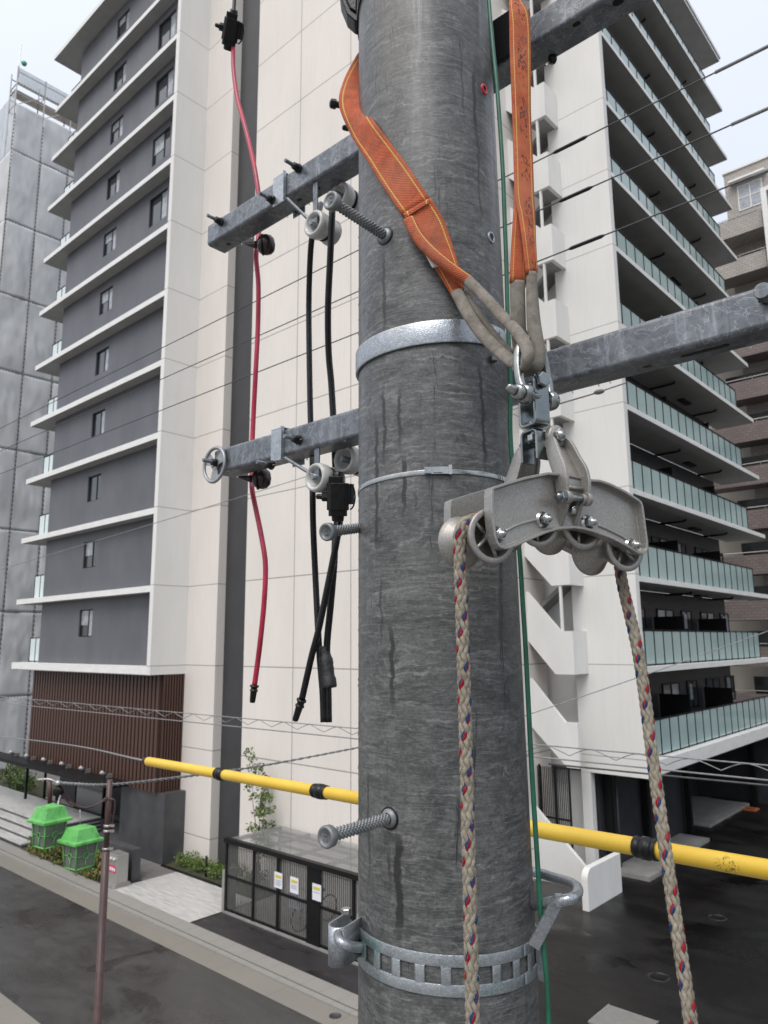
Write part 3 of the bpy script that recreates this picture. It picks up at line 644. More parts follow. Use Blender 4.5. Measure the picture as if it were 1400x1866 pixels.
# stair tower
for k in range(12):
    z = 6.63-3+3*k
    if k == 0: continue
    b = MB(); xa, xb = -12.69, -11.98
    b.prism([V((xa, 22.8, z)), V((xb, 22.8, z)), V((xb, 22.8, z+1.44)), V((-12.44, 22.8, z+1.44)), V((-14.3, 22.8, z+3.52)), V((-15.6, 22.8, z+3.52)), V((-15.6, 22.8, z+1.78)), V((-14.3, 22.8, z+1.78))], V((0, 0.15, 0)))
    b.box((xb-0.15, 22.953, z), (xb, 23.797, z+1.44))
    b.build('stair_parapet', M['white_plain'], apt)
    b = MB(); b.box((xa, 22.953, z+0.02), (xb-0.153, 24.4, z+0.2)); b.box((-15.6, 22.953, z+1.80), (-14.3, 24.4, z+1.98))
    b.prism([V((xa, 22.953, z+0.02)), V((xa, 22.953, z+0.3)), V((-14.3, 22.953, z+1.98)), V((-14.3, 22.953, z+1.80))], V((0, 0.62, 0)))
    b.prism([V((-14.3, 23.7, z+1.8)), V((-14.3, 23.7, z+1.98)), V((xa, 23.7, z+3.2)), V((xa, 23.7, z+3.02))], V((0, 0.7, 0)))
    b.build('stair_flight', M['soffit'], apt)
    boxes('stair_post', M['white_plain'], [((-12.43, 22.83, z+1.443), (-12.35, 22.92, z+3.0-0.003))])
boxes('stair_back_wall', M['white_plain'], [((-16.5, 24.42, 0), (-12.463, 24.6, 40))])
b = MB(); b.prism([V((-12.44, 22.8, 3.63)), V((-11.98, 22.8, 3.63)), V((-11.98, 22.8, 5.07)), V((-12.44, 22.8, 5.07)), V((-14.3, 22.8, 7.15)), V((-14.3, 22.8, 5.4))], V((0, 0.15, 0))); b.build('stair_parapet', M['white_plain'], apt)
b = MB(); b.prism([V((-14.3, 22.6, 2.9)), V((-11.6, 22.6, 0.45)), V((-11.6, 22.6, 0)), V((-14.3, 22.6, 0))], V((0, 0.15, 0))); b.build('stair_parapet', M['white_plain'], apt)
b = MB()
for i in range(26): b.box((-14.2+0.068*i, 22.95, 0.3), (-14.2+0.068*i+0.02, 22.98, 3.55))
for x in (-14.25, -13.6, -13.0, -12.5): b.box((x, 22.93, 0), (x+0.05, 23.0, 3.6))
b.box((-14.2, 22.925, 1.9), (-12.5, 22.945, 1.96)); b.build('stair_gate', M['dark'], apt)
boxes('pillar', M['white_plain'], [((-12.46, YR+0.01, 0), (-12.12, YR+0.28, 3.377))])
b = MB(); b.box((-12.3, 24.3, 0), (-12.1, 32.0, 3.37)); b.box((-14.5, 31.9, 0), (-12.31, 32.1, 3.37)); b.box((-14.5, 32.1, 0), (-14.3, 40, 3.37)); b.box((-14.3, 39.5, 0), (-10.3, 39.7, 3.37)); b.build('garage_wall', M['dark_wall'], apt)
for (x, y) in ((-12.05, 24.6), (-12.05, 27.6), (-12.0, 31.6), (-11.6, 39.0)):
    b = MB(); b.box((x, y, 0), (x+0.22, y+0.22, 3.36)); b.build('garage_column', M['dark'], apt)
b = MB(); b.cyl((-11.9, 25.2, 0), (-11.9, 25.2, 3.36), 0.05, 12); b.build('downpipe', M['stone'], apt)
boxes('garage_ceiling', M['dark_wall'], [((-14.3, 24.1, 3.33), (-10.15, 39.8, 3.376))])
for a, c in (((-12.05, 24.7, 0), (-10.7, 26.9, 0.14)), ((-12.05, 28.4, 0), (-10.9, 31.0, 0.12)), ((-14.2, 33.2, 0), (-11.6, 38.6, 0.12))):
    b = MB(); b.box(a, c); b.build('doorstep_slab', M['slab_grey'], kind='structure')
pts = [(20.95, 0), (23.2, 0), (23.2, 1.15)] + [(21.25-0.3*math.sin(t*math.pi/2/6)+0.0, 0.85+0.3*math.cos(t*math.pi/2/6)) for t in range(7)]
b = MB(); b.prism([V((-11.15, y, z)) for y, z in pts], V((0.2, 0, 0)))
b.build('low_wall', M['white_plain'], label='short white rendered wall with a rounded top corner standing at the edge of the dark yard', cat='wall', bevel=0.01)

# drain covers and a plastic frame lying in the yard
def dcover(px, py, lab):
    c = on(px, py, Z=0.01); t = thing('drain_cover', lab, 'drain cover', c, 'round drain covers in the yard')
    MB().lathe(c, EZ, [(-0.005, 0.25), (0.004, 0.25), (0.004, 0.22), (0.001, 0.22), (0.001, 0)], 24).build('rim', M['apron'], t)
    g = MB(); 
    for i in range(-2, 3): g.box((c.x-0.18, c.y+0.07*i-0.015, 0.013), (c.x+0.18, c.y+0.07*i+0.015, 0.02))
    g.build('grate', M['dark'], t)
dcover(1201, 1780, 'round drain cover in the black yard, nearer of the two'); dcover(1308, 1672, 'round drain cover in the black yard, farther from the camera')
c = on(1362, 1474, Z=0.02); b = MB(); b.box((c.x-0.45, c.y-0.3, 0.01), (c.x+0.45, c.y-0.2, 0.07)); b.box((c.x-0.45, c.y+0.2, 0.01), (c.x+0.45, c.y+0.3, 0.07)); b.box((c.x-0.45, c.y-0.197, 0.01), (c.x-0.35, c.y+0.197, 0.07)); b.box((c.x+0.35, c.y-0.197, 0.01), (c.x+0.45, c.y+0.197, 0.07))
b.build('orange_frame', mat('faded_orange_plastic', (0.35, 0.10, 0.03), (0.42, 0.14, 0.05), 6, 0.5), label='small orange rectangular frame lying on the black yard by the pale doorstep', cat='frame')
c = on(1135, 1862, Z=0.02); b = MB()
for i in range(16): b.box((c.x-0.5, c.y-0.5+0.06*i, 0.01), (c.x+0.55, c.y-0.5+0.06*i+0.035, 0.05))
b.box((c.x-0.52, c.y-0.5, 0.008), (c.x-0.5, c.y+0.46, 0.055)); b.box((c.x+0.55, c.y-0.5, 0.008), (c.x+0.57, c.y+0.46, 0.055))
b.build('steel_grating', M['steel'], label='pale ribbed steel grating let into the yard at the bottom edge of the photo', cat='grating')

# ------------------------------------------------------------------ wrapped scaffold tower on the left
sc = thing('scaffolded_building', 'tall building on the left edge wrapped in wrinkled grey scaffold sheets', 'building', (-52, 20, 0))
boxes('building_core', M['tile_beige'], [((-68, 18.4, 0), (-51.6, 40, 43.5))], sc)
def sheetpanel(axis, a0, a1, z0, z1, face, m, seed, amp=0.20, th=0.01):
    nu, nv = 14, 26; b = MB(); rnd = random.Random(seed); s1, s2 = rnd.uniform(0, 50), rnd.uniform(0, 50); ph = rnd.uniform(0.5, 1.3)
    for j in range(nv+1):
        for i in range(nu+1):
            u, v = i/nu, j/nv; a = a0+(a1-a0)*u; z = z0+(z1-z0)*v
            n = noise.noise(V((a*0.9+s1+z*0.35*ph, z*0.28, s2))); n += 0.5*abs(noise.noise(V((a*2.2+s1+z*0.7, z*0.5, s2+9)))); n += 0.25*noise.noise(V((a*5+s1, z*1.1, s2)))
            d = amp*n*(4*u*(1-u))**0.5*(0.25+(4*v*(1-v))**0.5)+0.03*(4*v*(1-v))*(4*u*(1-u))
            b.v.append(V((face+d, a, z)) if axis == 'Y' else V((a, face-d, z)))
    for j in range(nv):
        for i in range(nu): q = j*(nu+1)+i; b.face((q, q+1, q+nu+2, q+nu+1), 0, None, True)
    o = b.build('mesh_sheet', m, sc, fixn=False); so_ = o.modifiers.new('t', 'SOLIDIFY'); so_.thickness = th; return o
k = 0
for j in range(9):
    z1 = 47.3-5.35*j if j == 0 else 47.3-5.35*j; z0 = z1-5.33 if j < 8 else 0.0
    for i in range(6): sheetpanel('Y', 16.95+1.98*i, 16.95+1.98*i+1.96, z0+(0 if j else 0), z1-(1.6 if j == 0 else 0), -50, M['sheet'], 100+k); k += 1
    for i in range(3): sheetpanel('X', -52.04-2.0*i, -50.05-2.0*i, z0, z1-(0.6 if j == 0 else 0), 16.9, M['sheet_thin'] if j == 0 else M['sheet'], 300+k); k += 1
b = MB()
for i in range(6): 
    y = 16.92+1.98*i; b.cyl((-50.15, y, 0), (-50.15, y, 48.7 if i != 2 else 49.2), 0.05, 8); b.cyl((-51.3, y, 0), (-51.3, y, 48.7), 0.05, 8)
for z in (45.6, 46.6, 47.3, 48.3): b.cyl((-50.15, 16.9, z), (-50.15, 28.5, z), 0.045, 8); b.cyl((-51.3, 16.9, z), (-51.3, 28.5, z), 0.045, 8)
for i in range(5):
    y = 16.92+1.98*i; b.cyl((-50.15, y, 45.6), (-50.15, y+1.98, 47.3), 0.03, 6)
    for z in (45.6, 47.3): b.cyl((-50.15, y, z), (-51.3, y, z), 0.04, 6)
b.box((-51.25, 16.9, 46.9), (-50.3, 28.4, 46.95)); b.build('scaffold_frame', M['steel'], sc)
for i in range(5): sheetpanel('Y', 16.95+1.98*i, 16.95+1.98*i+1.93, 47.35, 48.6, -50.1, M['sheet_thin'], 500+i, 0.05)
b = MB()
for z in [47.3-5.35*j for j in range(9)]:
    for i in range(60): b.box((-49.97, 16.95+0.2*i, z-0.02), (-49.95, 16.95+0.2*i+0.08, z+0.02))
for y in [16.92+1.98*i for i in range(5)]:
    for i in range(150): b.box((-49.97, y-0.03, 0.3*i), (-49.94, y+0.03, 0.3*i+0.10))
b.build('lacing', M['wire'], sc)
b = MB(); b.cyl((-50.2, 17.0, 47.8), (-50.2, 17.0, 50.6), 0.03, 6); b.build('lightning_rod', M['steel'], sc)
b = MB(); b.lathe((-50.2, 17.3, 49.2), (1, -0.3, 0.1), [(-0.1, 0), (-0.1, 0.16), (0.05, 0.2), (0.1, 0.15), (0.12, 0)], 16); b.build('warning_beacon', mat('green_beacon', (0.02, 0.22, 0.13), (0.03, 0.3, 0.18), 9, 0.4), sc)

# ------------------------------------------------------------------ tiled apartment block far right
bk = thing('tiled_apartment_block', 'beige and brown tiled apartment block far right behind the white building', 'building', (-8, 56, 0))
TH = 42.6
b = MB(); b.box((-14.3, 55, 0), (14, 70, TH)); b.build('wall', M['tile_beige'], bk)
boxes('roof_edge', M['slab_top'], [((-14.4, 54.9, TH), (14, 70, TH+0.15))], bk)
b = MB(); b.box((-18.3, 57, 0), (-14.3, 70, 39.8)); b.build('stair_tower', mat('beige_render', (0.36, 0.34, 0.30), (0.42, 0.4, 0.36), 1, 0.6, stretch=(1, 1, 0.3)), bk)
def bwin(x0, x1, z0, z1, y=55):
    fr = MB()
    for q in ((x0, z0, x0+0.07, z1), (x1-0.07, z0, x1, z1), (x0+0.07, z0, x1-0.07, z0+0.07), (x0+0.07, z1-0.07, x1-0.07, z1)): fr.box((q[0], y-0.05, q[1]), (q[2], y+0.05, q[3]))
    mx, mz = (x0+x1)/2, (z0+z1)/2; fr.box((mx-0.035, y-0.06, z0+0.07), (mx+0.035, y-0.005, z1-0.07)); fr.box((x0+0.07, y-0.045, mz-0.03), (mx-0.035, y-0.005, mz+0.03)); fr.box((mx+0.035, y-0.045, mz-0.03), (x1-0.07, y-0.005, mz+0.03))
    f = fr.build('window', M['white_plain'], bk); boxes('pane', M['curtain'], [((x0+0.07, y-0.02, z0+0.07), (x1-0.07, y-0.003, z1-0.07))], f)
bwin(-13.45, -11.75, 39.2, 41.2)
boxes('window_hood', M['slab_top'], [((-13.9, 54.4, 41.45), (-11.4, 54.99, 41.6))], bk)
for k in range(12):
    z = 36.6-3.05*k; m = M['tile_beige'] if k < 3 else M['tile_brown']
    boxes('balcony_wall', m, [((-16.9+0.25*min(k, 8)*0-0, 53.2, z-0.15), (-11.6, 53.4, z+1.15)), ((-16.9, 53.4, z-0.15), (-16.7, 55, z+1.15)), ((-16.9, 53.4, z-0.15), (-11.6, 54.99, z))], bk)
    b = MB(); b.box((-15.5, 54.95, z+0.05), (-12.3, 54.99, z+2.2)); 
    f = b.build('balcony_door', M['window'], bk)
    b = MB(); b.cyl((-16.8, 53.3, z+1.35), (-11.6, 53.3, z+1.35), 0.03, 8)
    for x in (-16.7, -15, -13.3, -11.7): b.cyl((x, 53.3, z+1.15), (x, 53.3, z+1.35), 0.02, 6)
    b.build('balcony_rail', M['steel'], bk)
    boxes('balcony_wall', M['slab_top'] if k < 3 else m, [((-11.0, 53.0, z-0.15), (-2, 53.15, z+0.1)), ((-11.0, 53.15, z-0.15), (-2, 54.99, z))], bk)
    b = MB()
    for i in range(60): b.box((-10.9+0.14*i, 53.05, z+0.12), (-10.9+0.14*i+0.05, 53.1, z+1.1))
    b.box((-11, 53.03, z+1.1), (-2, 53.12, z+1.16)); b.build('railing', M['white_plain'], bk)
    b = MB(); b.box((-10.4, 54.95, z+0.05), (-5, 54.99, z+2.2)); b.build('balcony_door', M['window'], bk)
boxes('facade_fin', M['slab_top'], [((-11.4, 52.6, 0), (-11.05, 54.99, 38.7)), ((-11.4, 52.6, 38.703), (-2, 54.99, 39.0))], bk)
ln = thing('low_outbuilding', 'low dark building with a pale pipe along its eaves beyond the yard, far right', 'building', (-6, 44, 0))
boxes('wall', M['dark_wall'], [((-13.5, 43, 0), (12, 47, 2.9))], ln); boxes('roof', M['soffit'], [((-13.8, 42.4, 2.9), (12, 47.5, 3.15))], ln)
b = MB(); b.cyl((-13.4, 42.3, 3.4), (12, 42.3, 3.4), 0.28, 16); b.build('eaves_pipe', M['slab_grey'], ln)
b = MB()
for i in range(12): b.box((-13.4+1.0*i, 42.38, 1.6+0.0), (-13.4+1.0*i+0.9, 42.41, 1.62)); b.box((-13.4+1.0*i, 42.38, 1.9), (-13.4+1.0*i+0.9, 42.41, 1.92)); b.box((-13.4+1.0*i, 42.38, 2.2), (-13.4+1.0*i+0.9, 42.41, 2.22))
b.build('cladding_lines', M['soffit'], ln)

# ------------------------------------------------------------------ street side: planting, monument, shelter, lanterns
def leaf_cluster(b, c, r, n, size, rnd, mi=0, squash=0.7, up=0.3):
    for _ in range(n):
        while True:
            p = V((rnd.uniform(-1, 1), rnd.uniform(-1, 1), rnd.uniform(-1, 1)))
            if p.length < 1: break
        p = V((p.x*r, p.y*r, p.z*r*squash)); q = V(c)+p
        d = (V((rnd.gauss(0, 1), rnd.gauss(0, 1), rnd.gauss(up, 0.6)))).normalized(); a = d.orthogonal().normalized(); a = (Matrix.Rotation(rnd.uniform(0, 6.28), 3, d) @ a); s = size*rnd.uniform(0.6, 1.3); w = a.cross(d).normalized()*s*0.32
        k = len(b.v); b.v += [q-a*s*0.5, q+w, q+a*s*0.5+d*s*0.15, q-w]; b.face((k, k+1, k+2, k+3), mi if isinstance(mi, int) else rnd.choice(mi))
def shrub(x, y, z0, r, hgt, mats, lab, grp, seed, n=420, size=0.07):
    rnd = random.Random(seed); t = thing('shrub', lab, 'shrub', (x, y, z0), grp)
    b = MB()
    for i in range(7):
        a = rnd.uniform(0, 6.28); rr = r*rnd.uniform(0.1, 0.65); leaf_cluster(b, (x+rr*math.cos(a), y+rr*math.sin(a)*0.8, z0+hgt*rnd.uniform(0.35, 0.8)), r*0.5, n//7, size, rnd, (0, 1) if len(mats) > 1 else 0)
    b.build('foliage', mats, t, fixn=False)
    s = MB()
    for i in range(5): a = rnd.uniform(0, 6.28); s.tube([V((x, y, z0)), V((x+r*0.3*math.cos(a), y+r*0.3*math.sin(a), z0+hgt*0.4)), V((x+r*0.6*math.cos(a), y+r*0.6*math.sin(a), z0+hgt*0.8))], 0.008, 5)
    s.build('stem', M['bark'], t)
rnd = random.Random(3)
LG, LD, LW = M['leaf'], M['leaf_dark'], M['leaf_warm']
spots = [(-30.0, 13.4, 'grassy green tuft beside the pale steps, leftmost of the roadside planting'), (-29.2, 13.25, 'bright green shrub in the roadside bed next to the tuft by the steps'), (-28.4, 13.45, 'green shrub in the roadside bed under the left green lantern'), (-27.6, 13.2, 'bronze and green shrub low in the roadside bed between the lanterns'),
         (-26.9, 13.5, 'dark green shrub in the middle of the roadside bed'), (-26.1, 13.25, 'yellow and bronze shrub in the roadside bed under the right green lantern'), (-25.3, 13.45, 'yellowish shrub in the roadside bed, second from the brown pole'), (-24.6, 13.2, 'bronze leaved shrub in the roadside bed beside the steel post box')]
for i, (x, y, lab) in enumerate(spots):
    y += 0.0
    ms = [[LG, LD], [LG, LD], [LG, LG], [LW, LD], [LD, LG], [LW, LD], [LW, LG], [LW, LD]][i]
    shrub(x, y, 0.03, 0.62, 0.78, ms, lab, 'shrubs in the roadside bed', 20+i, 900, 0.10)
b = MB(); rnd = random.Random(77)
for i in range(40): leaf_cluster(b, (rnd.uniform(-30.3, -24.1), rnd.uniform(12.9, 13.3), rnd.uniform(0.1, 0.26)), rnd.uniform(0.16, 0.3), 110, 0.085, rnd, (0, 1, 2))
b.build('ground_cover', [LG, LD, LW], label='mixed green and bronze ground cover along the kerb in front of the roadside shrubs', cat='ground cover', kind='stuff', fixn=False)
labs = ['light green low shrub against the dark stone wall, left end of the pier bed', 'light green low shrub in front of the foot of the cream pier', 'light green low shrub beside the small black bollard light', 'light green shrub below the charcoal strip', 'light green shrub behind the left end of the black bicycle shelter']
for i, x in enumerate((-23.7, -22.7, -21.7, -20.8, -19.9)): shrub(x, 15.75, 0.03, 0.55, 0.45+0.15*(i > 2), [LG, LG], labs[i], 'shrubs along the foot of the cream wall', 50+i, 620, 0.075)
for i, x in enumerate((-40.6, -42.6, -44.8)): shrub(x, 17.0+0.6*i, 0.03, 1.15, 1.0, [LG, LD], ['green bush beyond the entrance, nearest the black canopy post', 'green bush beyond the entrance, middle one of three', 'green bush beyond the entrance at the left edge of the photo'][i], 'bushes beyond the entrance', 70+i, 700, 0.14)
b = MB(); b.cyl((-22.15, 15.55, 0.03), (-22.15, 15.55, 0.68), 0.035, 10); t = b.build('bollard_light', M['dark'], label='small black bollard light among the light green shrubs by the cream pier', cat='bollard light')
# slender young tree against the cream wall
def young_tree():
    x, y = -19.6, 15.75; t = thing('young_tree', 'slender young tree with sparse small leaves against the cream wall', 'tree', (x, y, 0)); rnd = random.Random(5)
    tr = MB(); fo = MB()
    for s in range(4):
        a = rnd.uniform(0, 6.28); top = rnd.uniform(2.7, 3.9) if s else 4.1; P = [V((x, y, 0.03))]
        for k in range(1, 8): f = k/7; P.append(V((x+math.cos(a)*0.33*f**1.3+0.04*rnd.gauss(0, 1), y+math.sin(a)*0.25*f**1.3+0.03*rnd.gauss(0, 1), 0.03+top*f)))
        P = catmull(P, 3); tr.tube(P, [0.020*(1-0.85*i/len(P)) for i in range(len(P))], 6)
        for i in range(7, len(P), 1):
            if rnd.random() < 0.35: continue
            q = P[i]; d = V((rnd.gauss(0, 1), rnd.gauss(0, 1), 0.4)).normalized()*rnd.uniform(0.12, 0.38); tr.tube([q, q+d*0.6+V((0, 0, 0.03)), q+d], 0.004, 4)
            leaf_cluster(fo, q+d*0.9, 0.17, 34, 0.10, rnd, 0, 1.0)
    tr.build('trunk', M['bark'], t); fo.build('crown', [LG], t, fixn=False)
young_tree()
# monument wall and steel box
b = MB(); b.box((-27.6, 13.62, 0), (-23.56, 13.93, 1.02)); b.build('monument_wall', M['stone'], label='low dark stone wall behind the steel post box by the forecourt', cat='wall', bevel=0.01)
t = thing('post_box', 'brushed steel cabinet with three round lamps and a red notice by the forecourt', 'cabinet', (-23.7, 13.2, 0.0))
b = MB(); b.box((-24.05, 12.98, 0.12), (-23.38, 13.38, 1.0)); b.build('body', M['steel'], t, bevel=0.01)
b = MB(); b.box((-24.12, 12.9, 0.0), (-23.3, 13.5, 0.055)); b.box((-24.08, 12.94, 0.058), (-23.34, 13.46, 0.117)); b.build('plinth', M['slab_grey'], t)
for i in range(3):
    b = MB(); x = -23.92+0.19*i; b.lathe((x, 12.978, 0.86), (0, -1, 0), [(0, 0.05), (0.04, 0.055), (0.06, 0.04), (0.065, 0)], 16); b.build('lamp', M['porcelain'], t)
b = MB(); b.box((-23.98, 12.972, 0.45), (-23.45, 12.979, 0.66)); b.build('notice', M['redprint'], t)
b = MB()
for i in range(4): b.box((-23.93+0.12*i, 12.968, 0.50), (-23.85+0.12*i, 12.971, 0.60))
b.build('lettering', M['paper'], t)

# black louvred bicycle shelter with translucent roof
sh = thing('bicycle_shelter', 'black louvred bicycle shelter with a smoky translucent roof beside the forecourt', 'shelter', (-15, 15, 0))
X0, X1 = -19.0, -11.0
b = MB(); b.box((X0-0.1, 13.98, 0), (X1, 14.10, 0.06)); b.build('base', M['slab_grey'], sh)
b = MB(); b.box((X0-0.12, 14.0, 0.06), (X0-0.003, 14.4, 1.15)); b.build('end_panel', M['slab_grey'], sh)
xs = [-19.0, -17.72, -16.65, -15.42, -15.0, -13.75, -12.5, -11.2]
for i, x in enumerate(xs):
    b = MB(); w_ = 0.42 if i == 3 else 0.09; b.box((x, 14.0, 0.06), (x+w_, 14.09, 1.93)); b.build('post', M['dark'], sh)
b = MB(); b.box((X0-0.05, 13.96, 1.933), (X1, 14.12, 2.06)); b.box((X0, 14.02, 0.98), (X1, 14.07, 1.05)); b.box((X0, 14.02, 0.063), (X1, 14.07, 0.13)); b.build('rail', M['dark'], sh)
b = MB(); x = X0+0.1
while x < X1-0.1:
    b.box((x, 14.035, 0.13), (x+0.022, 14.06, 0.98)); b.box((x, 14.035, 1.05), (x+0.022, 14.06, 1.93)); x += 0.075
b.build('louvre', M['louvre'], sh)
b = MB(); b.box((X0-0.05, 14.124, 2.0), (X1, 16.12, 2.012)); b.build('roof_sheet', M['poly'], sh)
b = MB(); xx = X0
while xx <= X1: b.box((xx, 14.124, 1.90), (xx+0.06, 16.12, 1.996)); xx += 1.33
for y in (14.8, 15.45): b.box((X0-0.03, y, 1.91), (X1, y+0.05, 1.99))
b.box((X0-0.05, 16.0, 1.85), (X1, 16.1, 1.898)); b.build('roof_frame', M['strip'], sh)
b = MB(); b.box((X0, 16.02, 0.0), (X0+0.08, 16.1, 1.85)); b.box((X1-0.1, 16.02, 0), (X1-0.02, 16.1, 1.85)); b.build('back_post', M['dark'], sh)
b = MB(); b.box((X0, 14.12, 0.0), (X1, 16.15, 0.012)); b.build('floor', M['slab_grey'], sh)
def notice(px, py, lab, n):
    c = on(px, py, Y=13.97); t = thing('notice', lab, 'notice', c, 'notices on the bicycle shelter')
    b = MB(); b.box((c.x-0.165, 13.955, c.z-0.2), (c.x+0.165, 13.962, c.z+0.2)); b.build('sheet', M['paper'], t)
    b = MB(); z0 = c.z+0.09; b.box((c.x-0.125, 13.951, z0-0.035), (c.x+0.125, 13.954, z0+0.04)); b.build('heading', M['yellow_print'], t)
    b = MB(); 
    for i in range(n): b.box((c.x-0.12, 13.951, c.z-0.01-0.04*i), (c.x+0.12-0.03*(i % 2), 13.954, c.z+0.005-0.04*i))
    b.build('print', M['ink'], t)
notice(508, 1604, 'white notice with yellow heading on the shelter front, leftmost of the three', 4); notice(537, 1613, 'white notice with yellow heading on the shelter front, middle one', 3); notice(578, 1626, 'white notice with yellow heading on the shelter front, right of the thick black post', 1)
# bicycle wheels glimpsed inside: one parked bicycle
by = thing('parked_bicycle', 'bicycle parked inside the black shelter, glimpsed through the louvres', 'bicycle', (-16.2, 14.9, 0))
b = MB()
for yy in (14.5, 15.55):
    ring = [V((-16.2, yy+0.33*math.cos(a*math.pi/12), 0.35+0.33*math.sin(a*math.pi/12))) for a in range(24)]
    q = MB(); q.tube(ring, 0.02, 8, closed=True); 
    for a in range(12): q.cyl((-16.2, yy, 0.35), ring[a*2], 0.003, 4)
    q.build('wheel', M['black'], by)
b.tube([V((-16.2, 15.55, 0.35)), V((-16.2, 15.15, 0.33)), V((-16.2, 15.25, 0.8))], 0.018, 8); b.tube([V((-16.2, 15.15, 0.33)), V((-16.2, 14.65, 0.78)), V((-16.2, 14.5, 0.35))], 0.018, 8); b.tube([V((-16.2, 15.25, 0.75)), V((-16.2, 14.66, 0.8))], 0.018, 8)
b.build('frame', M['redprint'], by); b = MB(); b.tube([V((-16.45, 14.75, 1.02)), V((-16.2, 14.62, 1.0)), V((-15.95, 14.75, 1.02))], 0.014, 8); b.build('handlebar', M['steel'], by)
b = MB(); b.ball((-16.2, 15.28, 0.87), 0.12, 12, 8, (0.6, 1, 0.4)); b.build('saddle', M['black'], by)
b = MB(); b.box((-16.4, 14.25, 0.65), (-16.0, 14.55, 0.9)); b.build('basket', M['paper'], by)

# brown street pole with the two green lantern-shaped covers
D0 = 7.5
pt = at(200, 1430, D0); pb = V((pt.x+0.02, pt.y+0.02, 0))
sp = thing('street_lamp_pole', 'slender reddish brown steel pole with thin service wires on the left side of the street', 'pole', pb)
zj = at(192, 1545, D0).z
b = MB(); b.cyl(pb, V((pt.x, pt.y, zj)), 0.042, 20, 0, 0.038); b.cyl(V((pt.x, pt.y, zj)), V((pt.x, pt.y, zj+0.03)), 0.038, 20, 0, 0.030); b.cyl(V((pt.x, pt.y, zj+0.03)), V((pt.x, pt.y, pt.z+0.05)), 0.027, 20); b.build('shaft', M['brownpole'], sp)
b = MB()
for dz in (0.24, 0.19, 0.02): b.cyl((pt.x, pt.y, zj+dz-0.01), (pt.x, pt.y, zj+dz+0.012), 0.036, 16); b.obox(V((pt.x, pt.y, zj+dz))+RT*0.05, RT, FW, EZ, 0.02, 0.008, 0.01)
b.build('strap', M['steel'], sp)
c2 = at(92, 1425, 7.3)
sp2 = thing('wire_bracket', 'grey metal bracket and black pulley holding the twisted wire above the green lanterns', 'bracket', c2)
b = MB(); a0 = at(68, 1421, 7.3); a1 = at(90, 1420, 7.3); a2 = at(106, 1427, 7.3); b.tube(catmull([a0, a1, a2], 5), 0.009, 8); b.ball(a2, 0.028, 12, 8); b.build('arm', M['steel'], sp2)
b = MB(); p = at(107, 1442, 7.3); b.lathe(p-FW*0.03, FW, [(0, 0), (0, 0.045), (0.01, 0.05), (0.03, 0.035), (0.05, 0.05), (0.06, 0.045), (0.06, 0)], 20); b.box(p+V((-0.02, -0.02, -0.09)), p+V((0.02, 0.02, 0.07))); b.build('pulley', M['black'], sp2)
b = MB(); b.tube(catmull([at(110, 1450, 7.2), at(107, 1460, 7.1), at(106, 1470, 7.05)], 5), 0.008, 8); b.build('hook', M['steel'], sp2)
b = MB(); b.cyl(at(91, 1424, 7.3), at(91, 1465, 7.3), 0.022, 12); b.build('hanger', M['brownpole'], sp2)
b = MB(); b.tube(catmull([at(146, 1483-8, 7.1), at(146, 1495, 7.05), at(146, 1504, 7.05)], 4), 0.004, 6); b.build('hanger_wire', M['steel'], sp2)
